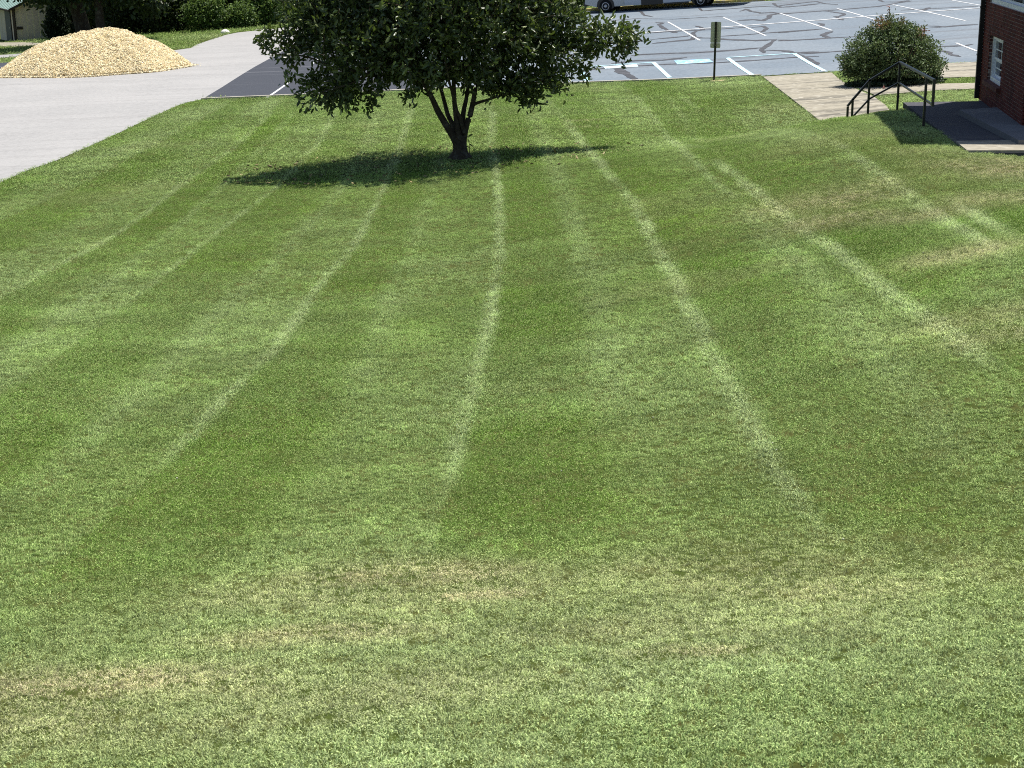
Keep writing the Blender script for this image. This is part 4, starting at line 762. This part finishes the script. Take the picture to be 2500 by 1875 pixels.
ax1 = RNG.normal(0, 1, (nC, 3)); ax1[:, 2] *= .5; ax1 /= np.linalg.norm(ax1, axis=1)[:, None]; ax2 = np.cross(ax1, RNG.normal(0, 1, (nC, 3))*[.5, .5, 1]); ax2 /= np.linalg.norm(ax2, axis=1)[:, None]; ax3 = np.cross(ax1, ax2)
hl, hw_, hh_ = RNG.uniform(.015, .045, nC)[:, None], RNG.uniform(.007, .016, nC)[:, None], RNG.uniform(.004, .010, nC)[:, None]; cc = np.c_[cx_, cy_, cz_+.012]
V = np.stack([cc+ax1*hl*i+ax2*hw_*j+ax3*hh_*k_ for k_ in (-1, 1) for j in (-1, 1) for i in (-1, 1)], 1).reshape(-1, 3)-pb; bi = np.arange(nC)*8
FF = np.stack([np.stack([bi+q for q in f], 1) for f in [(0, 2, 3, 1), (4, 5, 7, 6), (0, 1, 5, 4), (2, 6, 7, 3), (0, 4, 6, 2), (1, 3, 7, 5)]], 1).reshape(-1, 4)
me = bpy.data.meshes.new('chips'); me.from_pydata(V.tolist(), [], FF.tolist()); lvv = RNG.uniform(.8, 1.12, nC); lvv[RNG.random(nC) < .05] *= .4; attr(me, 'lv', 'FLOAT', np.repeat(lvv, 8)); attr(me, 'lh', 'FLOAT', np.repeat(RNG.random(nC), 8))
M['chip'] = leaf_mat('wood_chip', (.85, .71, .43), (.5, .4, .2), .02, .85, .15, hue=(.95, .87, .64)); me.materials.append(M['chip']); o = bpy.data.objects.new('chips', me); COL.objects.link(o); o.parent = pile; o['kind'] = 'stuff'

# ------------------------------------------------------------------ shed and things at the far left
KY = 104.0; K = at(40, 98, KY); K[2] = min(K[2], ht(K[0], K[1])+.05); sh = empty('shed', tuple(K)); tag(sh, 'beige shed with a pale green metal roof and dark door', 'shed')
gd = np.array([.90, .436, 0]); gd /= np.linalg.norm(gd); ed = np.array([-gd[1], gd[0], 0]); ed = -ed if ed[1] > 0 else ed   # gable side to the right, eave side towards us on the left
ed = np.array([-.436, .90, 0]); SHH, SW_, SLN, RISE = 2.12, 6.4, 7.0, 1.5
def shp(g, e, h): return K+gd*g+ed*e+UPV*h
def prism(name, pts, thick, nrm, m):
    n = len(pts); P = [np.asarray(p, float) for p in pts]; nrm = np.asarray(nrm, float); V = P+[p+nrm*thick for p in P]
    return mesh_obj(name, V, [tuple(range(n)), tuple(range(2*n-1, n-1, -1))]+[(i, i+n, (i+1) % n+n, (i+1) % n) for i in range(n)], m, sh)
gn = np.cross(gd, UPV); en = np.cross(ed, UPV)
bw = .4; nb_ = int(SW_/bw)
for i in range(nb_):                                  # gable wall, board by board
    a, b = i*bw, (i+1)*bw-.012; r_at = lambda g: SHH+RISE*(1-abs(g-SW_/2)/(SW_/2))
    prism('siding_board', [shp(a, 0, -.5), shp(b, 0, -.5), shp(b, 0, r_at(b)), shp(a, 0, r_at(a))], .03, -gn if gn[1] < 0 else gn, M['shedwall'])
prism('wall', [shp(0, .0, -.5), shp(0, SLN, -.5), shp(0, SLN, SHH), shp(0, .0, SHH)], .05, gd, M['shedwall'])
prism('wall', [shp(SW_, .0, -.5), shp(SW_, SLN, -.5), shp(SW_, SLN, SHH), shp(SW_, .0, SHH)], -.05, gd, M['shedwall'])
mb = MB(); mb.bar(shp(-.02, -.03, -.3), shp(-.02, -.03, SHH), .16); mb.build('corner_trim', M['shedtrim'], sh)
dr_ = prism('door', [shp(-.05, 1.3, -.3), shp(-.05, 3.5, -.3), shp(-.05, 3.5, SHH-.2), shp(-.05, 1.3, SHH-.2)], .03, -gd, M['sheddoor'])
mb = MB(); mb.bar(shp(-.08, 1.6, .75), shp(-.08, 1.85, .75), .05); mb.build('door_handle', M['rim'], dr_)
prism('name_plate', [shp(.12, -.0, .72), shp(.5, -.0, .72), shp(.5, -.0, .9), shp(.12, -.0, .9)], .05, -ed*0+np.array([0, -1, 0]), M['shedtrim'])
for side in (0, 1):
    g0, g1 = (-.35, SW_/2) if side == 0 else (SW_+.35, SW_/2); h0_, h1_ = SHH-.14, SHH+RISE+.02; npan = 9
    for i in range(npan):
        e0, e1 = -.4+(SLN+.8)*i/npan, -.4+(SLN+.8)*(i+1)/npan-.012
        prism('roof_panel', [shp(g0, e0, h0_), shp(g0, e1, h0_), shp(g1, e1, h1_), shp(g1, e0, h1_)], .04, UPV, M['shedroof'])
        mb = MB(); mb.bar(shp(g0, e1, h0_+.05), shp(g1, e1, h1_+.05), .035); mb.build('roof_rib', M['shedroof'], sh)
mb = MB(); mb.bar(shp(-.35, -.4, SHH-.12), shp(SW_/2, -.4, SHH+RISE), .05, .14); mb.build('rake_trim', M['shedtrim'], sh); mb = MB(); mb.bar(shp(-.38, -.4, SHH-.17), shp(-.38, SLN+.4, SHH-.17), .08, .1); mb.build('gutter', M['shedtrim'], sh)
# concrete strips across the grass near the shed
tag(sheet('path', SP1, .05, M['concrete_walk'], cell=1.), 'pale concrete path lying in front of the shed door', 'path', kind='structure')
tag(sheet('path', SP2, .05, M['concrete_drive'], cell=1.), 'white concrete strip in the grass left of the wood chip pile', 'path', kind='structure')
tag(sheet('road', SP3, .055, M['asphalt_dark'], cell=1.), 'dark asphalt patch behind the left toe of the wood chip pile', 'road', kind='structure')
ws = ground(550, 82); mb = MB(); mb.lathe(ws+[0, 0, -.1], (0, 0, 1), [(0, .22), (.12, .27), (.24, .22), (.32, .1)], 10); tag(mb.build('white_stone', M['stone'], None, True), 'round white stone marking the driveway bend', 'stone')

# ------------------------------------------------------------------ trees and bushes behind
def bg_tree(name, label, px, py, Y, hgt, lobes, trunk_r, leaf, tips, per, m, seed, lean=0.0, cat='tree', group=None, clus=.22, twn=True):
    p = at(px, py, Y); p[2] = ht(p[0], p[1]); e = empty(name, tuple(p)); tag(e, label, cat, group)
    L = [(p[0]+a, p[1]+b, p[2]+c_, rx, ry, rz_) for a, b, c_, rx, ry, rz_ in lobes]; nodes = []
    if trunk_r:
        C = catmull([p+[0, 0, -.2], p+[lean*.4, 0, hgt*.25], p+[lean, 0, hgt*.55], p+[lean*1.2, 0, hgt*.9]], 5); mb = MB(); mb.tube(C, np.linspace(trunk_r*1.15, trunk_r*.35, len(C)), 10); mb.build('trunk', M['bark'], e, True); nodes += [(*q, .05) for q in C[4:]]
        for k, l in enumerate(L[:6]):
            a = C[6+k % 6]; b = np.array(l[:3]); Cb = catmull([a, a*.5+b*.5+[0, 0, .3], b], 4); mb = MB(); mb.tube(Cb, np.linspace(trunk_r*.4, .03, len(Cb)), 7); mb.build('limb', M['bark'], e, True); nodes += [(*q, .04) for q in Cb[2:]]
    else: nodes = [(p[0], p[1], p[2]+.2, .03), (p[0], p[1], p[2]+.8, .03)]
    leafy(e, L, nodes, tips, per, leaf, leaf*.6, m, seed, drop=.2, clus=clus, hue=.15, twig_r=.012, shell=.4, twigs=twn); return e
bg_tree('oak_tree', 'large shade tree with a straight trunk behind the wood chip pile', 246, 76, 86, 9.5, [(-2.3, -.5, 3.2, 1.8, 2, 1.0), (1.5, 0, 3.4, 2.2, 2, 1.1), (2.8, -.6, 2.4, 1.3, 1.1, .7), (0, 0, 6, 4, 3.5, 2.2), (0, 0, 8, 3, 3, 1.8), (-1.2, -1, 2.7, 1.0, .8, .55)], .24, .26, 1500, 14, M['leaf_dark'], 21)
bg_tree('oak_tree', 'slanting broad trunk tree beside the straight one, behind the wood chip pile', 212, 80, 88, 8.5, [(-2.4, 0, 3.4, 1.8, 1.6, 1.0), (-1, 0, 6, 2.8, 2.6, 2), (-2.6, -1, 2.9, .9, .7, .6)], .42, .26, 700, 14, M['leaf_dark'], 22, lean=-1.2)
bg_tree('columnar_evergreen', 'dark columnar evergreen standing against the shed wall', 142, 95, 99, 2.6, [(0, 0, .5, .62, .55, .6), (0, 0, 1.1, .62, .55, .7), (0, 0, 1.8, .5, .45, .7), (0, 0, 2.4, .3, .3, .4)], .06, .12, 800, 14, M['leaf_ever'], 23, cat='evergreen', clus=.09)
HG = 'bushes along the wood edge'
bg_tree('leafy_bush', 'shaded bush at the left end of the wood edge', 330, 66, 96, 2, [(0, 0, 1.0, 1.6, 1.0, 1.0), (1, 0, 1.8, 1.2, 1, 1.0)], 0, .2, 420, 12, M['leaf_dark'], 24, cat='bush', group=HG)
bg_tree('leafy_bush', 'dark bush right behind the bright grass bank', 420, 72, 94, 2, [(0, 0, 1.1, 1.7, 1.0, 1.1), (-.6, 0, 2.2, 1.4, 1, 1.0)], 0, .2, 480, 12, M['leaf_dark'], 25, cat='bush', group=HG)
bg_tree('leafy_bush', 'rounded pale tipped bush above the grass bank', 505, 80, 91, 2, [(0, 0, .75, .95, .8, .8), (.2, 0, 1.5, .7, .6, .5), (-.3, 0, 1.1, .7, .7, .6)], 0, .17, 420, 12, M['leaf_mid'], 26, cat='bush', group=HG)
bg_tree('leafy_bush', 'low yellow green bush next to the white stone', 570, 77, 91.5, 2, [(0, 0, .5, .9, .7, .6), (.6, 0, .8, .6, .6, .5)], 0, .15, 330, 12, M['leaf_mid'], 27, cat='bush', group=HG)
bg_tree('leafy_bush', 'bright green bush at the end of the driveway', 625, 72, 93, 2, [(0, 0, .8, 1.1, .8, .9), (.7, 0, 1.4, .9, .8, .8)], 0, .16, 460, 12, M['leaf_mid'], 28, cat='bush', group=HG)
bg_tree('leafy_bush', 'bushy growth behind the left limb of the lawn tree', 700, 66, 95, 2, [(0, 0, 1.0, 1.5, .8, 1.1), (.8, 0, 1.8, 1.2, .8, .9)], 0, .17, 460, 12, M['leaf_mid'], 29, cat='bush', group=HG)
bg_tree('leafy_bush', 'green bushes showing through the crown of the lawn tree', 840, 55, 98, 2, [(0, 0, 1.0, 2.2, .8, 1.1), (2.6, 0, 1.1, 1.8, .8, 1.1)], 0, .18, 560, 12, M['leaf_mid'], 30, cat='bush', group=HG)
TG = 'tall trees of the wood edge'
for i, (px, Y, s) in enumerate(((300, 98, 1.0), (395, 97, 1.05), (490, 97.5, .95), (580, 99, 1.1), (680, 100, 1.0), (800, 102, 1.1), (940, 103, 1.0))):
    bg_tree('woodland_tree', ['tall dark tree of the wood edge behind the chip pile', 'tall dark tree behind the grass bank', 'tall tree behind the pale tipped bush', 'tall tree above the yellow green bush', 'tall tree at the end of the driveway', 'tall tree behind the left side of the lawn tree', 'tall tree behind the middle of the lawn tree'][i], px, 70, Y, 10*s,
            [(0, -1, 3.2*s, 2.2, 1.6, 1.5), (-.8, -1.2, 1.9, 1.6, 1.0, 1.0), (1.4, -.4, 5*s, 2.3, 2, 1.8), (-1.4, -.4, 5.5*s, 2.3, 2, 1.8), (0, 0, 8*s, 2.4, 2.2, 2.2)], .22, .26, 700, 12, M['leaf_dark'], 40+i, group=TG)
nb2 = 9000; ux = RNG.uniform(-30, -2, nb2); uy = RNG.uniform(101, 107, nb2); uz = hts(ux, uy)+RNG.random(nb2)**.7*4.2
o = leaves_mesh('undergrowth', np.c_[ux, uy, uz], RNG.normal(0, 1, (nb2, 3)), .55, .4, M['leaf_dark']); tag(o, 'deep shaded undergrowth filling the wood behind the trees', 'undergrowth', kind='stuff')

# ------------------------------------------------------------------ far side of the lot: kerb, posts, shuttle bus
fk = empty('kerb', (*fk0, 0)); tag(fk, 'faded yellow kerb along the far side of the lot behind the bus', 'kerb', kind='structure')
def kerb_run(a, b, m, nm):
    a, b = np.array(a), np.array(b); n = max(1, int(np.linalg.norm(b-a)/3)); nn = np.array([-kd[1], kd[0]])
    for i in range(n):
        p, q = a+(b-a)*i/n, a+(b-a)*(i+1)/n-kd*.012; V = []
        for r_ in (p, q):
            for o_, z in ((0, -.05), (0, .14), (.03, .16), (.17, .16), (.17, -.05)): s = r_+nn*o_; V.append((s[0], s[1], ht(s[0], s[1])+z))
        mesh_obj(nm, V, [(0, 1, 2, 3, 4), (9, 8, 7, 6, 5)]+[(k, k+5, (k+1) % 5+5, (k+1) % 5) for k in range(5)], m, fk)
kerb_run(fk0-kd*4, fk1, M['yellow'], 'kerb_stone'); kerb_run(FK_L, fk0-kd*4.01, M['kerb'], 'kerb_stone')
kn = np.array([-kd[1], kd[0]])
BED = [tuple(fk0-kd*5+kn*.2), tuple(fk0+kd*4+kn*.2), tuple(fk0+kd*4+kn*1.2), tuple(fk0-kd*5+kn*2.4)]; tag(sheet('mulch_bed', BED, .05, M['bed'], cell=1.), 'brown mulch bed behind the far kerb left of the bus', 'mulch bed', kind='structure')
for i, (px, py, lab) in enumerate(((1397, 21, 'left of two brown timber posts behind the far kerb'), (1431, 19, 'right of two brown timber posts, nearest the bus front'))):
    p = ground(px, py, y0=40); p = at(px, py, p[1]); e = empty('timber_post', (p[0], p[1], ht(p[0], p[1]))); tag(e, lab, 'post', 'timber posts by the far kerb'); b0 = np.array(e.location)
    mb = MB(); mb.bar(b0+[0, 0, -.2], b0+[0, 0, 1.35], .13); mb.build('shaft', M['wood'], e); mb = MB(); mb.add([b0+[-.075, -.075, 1.35], b0+[.075, -.075, 1.35], b0+[.075, .075, 1.35], b0+[-.075, .075, 1.35], b0+[0, 0, 1.43]], [(0, 1, 4), (1, 2, 4), (2, 3, 4), (3, 0, 4), (3, 2, 1, 0)]); mb.build('cap', M['wood'], e)
VX, VY = RNG.uniform(-2, 9, 2400), RNG.uniform(88, 92, 2400)
bg_tree('leafy_bush', 'grey green bush behind the timber posts', 1330, 12, 91, 2, [(0, 0, .8, 1.8, .8, .9), (2.2, 0, .7, 1.2, .8, .8), (-2.5, 0, .9, 1.5, .8, 1.0)], 0, .16, 520, 12, M['leaf_mid'], 61, cat='bush', group=HG)
bg_tree('leafy_bush', 'dry brush behind the rear of the bus', 1760, 2, 92, 2, [(0, 0, .5, 1.4, .8, .5), (1.5, 0, .4, 1.0, .6, .4)], 0, .14, 300, 12, M['leaf_mid'], 62, cat='bush', group=HG)
for i, px in enumerate((1150, 1450, 1800, 2200)):
    bg_tree('woodland_tree', ['tall tree beyond the lot behind the crown of the lawn tree', 'tall tree beyond the lot behind the bus front', 'tall tree beyond the lot past the bus rear', 'tall tree beyond the far right of the lot'][i], px, 0, 106, 10, [(0, 0, 4.5, 2.6, 2, 2), (1.4, 0, 6, 2.3, 2, 1.8), (-1.4, 0, 6.5, 2.3, 2, 1.8), (0, 0, 8.5, 2.2, 2, 2)], .24, .34, 320, 12, M['leaf_dark'], 50+i, group=TG)
# shuttle bus: cab to the left, box body behind it
w1, w2 = ground(1478, 31.5, y0=40), ground(1710, 17.5, y0=40); f_ax = (w1-w2); WB = np.linalg.norm(f_ax); f_ax /= WB; s_ax = np.cross(f_ax, UPV); s_ax /= np.linalg.norm(s_ax); s_ax = s_ax if s_ax[1] > 0 else -s_ax; u_ax = np.cross(s_ax, f_ax); u_ax = u_ax if u_ax[2] > 0 else -u_ax
bus = empty('shuttle_bus', tuple(w2)); tag(bus, 'silver shuttle bus parked along the far kerb with black step well', 'bus'); print('wheelbase', WB)
def bp(f, s, u): return w2+f_ax*f+s_ax*s+u_ax*u
def bprof(name, prof, s0, s1, m):                     # side profile (f,u) extruded across the bus
    n = len(prof); V = [bp(f, s0, u) for f, u in prof]+[bp(f, s1, u) for f, u in prof]
    return mesh_obj(name, V, [tuple(range(n)), tuple(range(2*n-1, n-1, -1))]+[(i, i+n, (i+1) % n+n, (i+1) % n) for i in range(n)], m, bus)
def arch(cx_, r_, u0, n=9): return [(cx_+r_*math.cos(t), max(u0, .36+r_*math.sin(t))) for t in np.linspace(0, math.pi, n)]
BW = 2.3; U0 = .30
body = [(-2.3, .45), (-.55, U0+.1)]; body = [(-2.4, .5), (-2.4, 2.95), (WB-1.05, 2.95), (WB-1.05, U0), (.52, U0)] + [(x, y) for x, y in arch(0, .50, U0)] + [(-.52, U0+.1)]
bprof('body', body, .03, BW, M['busgrey'])
cab = [(WB-1.04, U0), (WB-1.04, 2.15), (WB-.35, 2.12), (WB+.25, 1.38), (WB+1.05, 1.18), (WB+1.12, .5), (WB+.5, U0)] + arch(WB, .48, U0) + [(WB-.48, U0)]
bprof('cab', cab, .12, BW-.12, M['silver'])
bprof('cab_window', [(WB-.95, 1.3), (WB-.95, 2.0), (WB-.42, 1.98), (WB+.10, 1.33)], .105, .118, M['glass'])
bprof('cab_door', [(WB-1.0, U0+.06), (WB-1.0, 1.24), (WB-.52, 1.24), (WB-.52, U0+.06)], .098, .117, M['silver'])
bprof('step_well', [(WB-3.1, U0-.02), (WB-3.1, 2.3), (WB-1.95, 2.3), (WB-1.95, U0-.02)], .005, .028, M['busdark'])
bprof('door_pane', [(WB-3.0, .75), (WB-3.0, 2.2), (WB-2.56, 2.2), (WB-2.56, .75)], -.004, .004, M['glass']); bprof('door_pane', [(WB-2.48, .75), (WB-2.48, 2.2), (WB-2.05, 2.2), (WB-2.05, .75)], -.004, .004, M['glass'])
for k in range(4): bprof('side_window', [(-2.1+k*1.02, 1.45), (-2.1+k*1.02, 2.3), (-1.2+k*1.02, 2.3), (-1.2+k*1.02, 1.45)], .005, .029, M['glass'])
bprof('skirt_trim', [(.6, U0-.04), (.6, U0+.03), (WB-3.12, U0+.03), (WB-3.12, U0-.04)], .01, .028, M['busdark']); bprof('bumper', [(WB+1.0, .38), (WB+1.0, .62), (WB+1.2, .62), (WB+1.2, .38)], .15, BW-.15, M['busdark'])
bprof('roof_rail', [(-2.3, 2.951), (-2.3, 3.0), (WB-1.1, 3.0), (WB-1.1, 2.951)], .1, BW-.1, M['busgrey'])
for f in (WB, 0):
    bprof('wheel_arch', arch(f, .49 if f else .51, .30)[::1]+[(f-.4, .2), (f+.4, .2)], .14, .6, M['busdark'])
    for s0, s1 in ((.10, .36), (BW-.36, BW-.10)):
        out_ = -1 if s0 < 1 else 1; c0 = bp(f, s0 if out_ < 0 else s1, .335); mb = MB()
        mb.lathe(c0, -s_ax*out_*-1 if False else s_ax*(-out_), [(0, .20), (.0, .29), (.03, .335), (.2, .335), (.24, .29), (.26, .1)], 26); wh = mb.build('wheel', M['tyre'], bus, True)
        mb = MB(); mb.lathe(bp(f, (s0+.0 if out_ < 0 else s1), .335), s_ax*out_, [(-.03, .205), (.005, .205), (.012, .185), (-.02, .15), (-.01, .09), (.03, .07), (.035, .02)], 22); mb.build('rim', M['rim'], wh, True)
        for q in range(8):
            t = q*math.pi/4; mb = MB(); mb.lathe(bp(f+.118*math.cos(t), (s0 if out_ < 0 else s1), .335+.118*math.sin(t)), s_ax*out_, [(-.02, .022), (.002, .022)], 8)
            if f and out_ < 0 or out_ < 0: mb.build('rim_hole', M['busdark'], wh)
print('scene built')
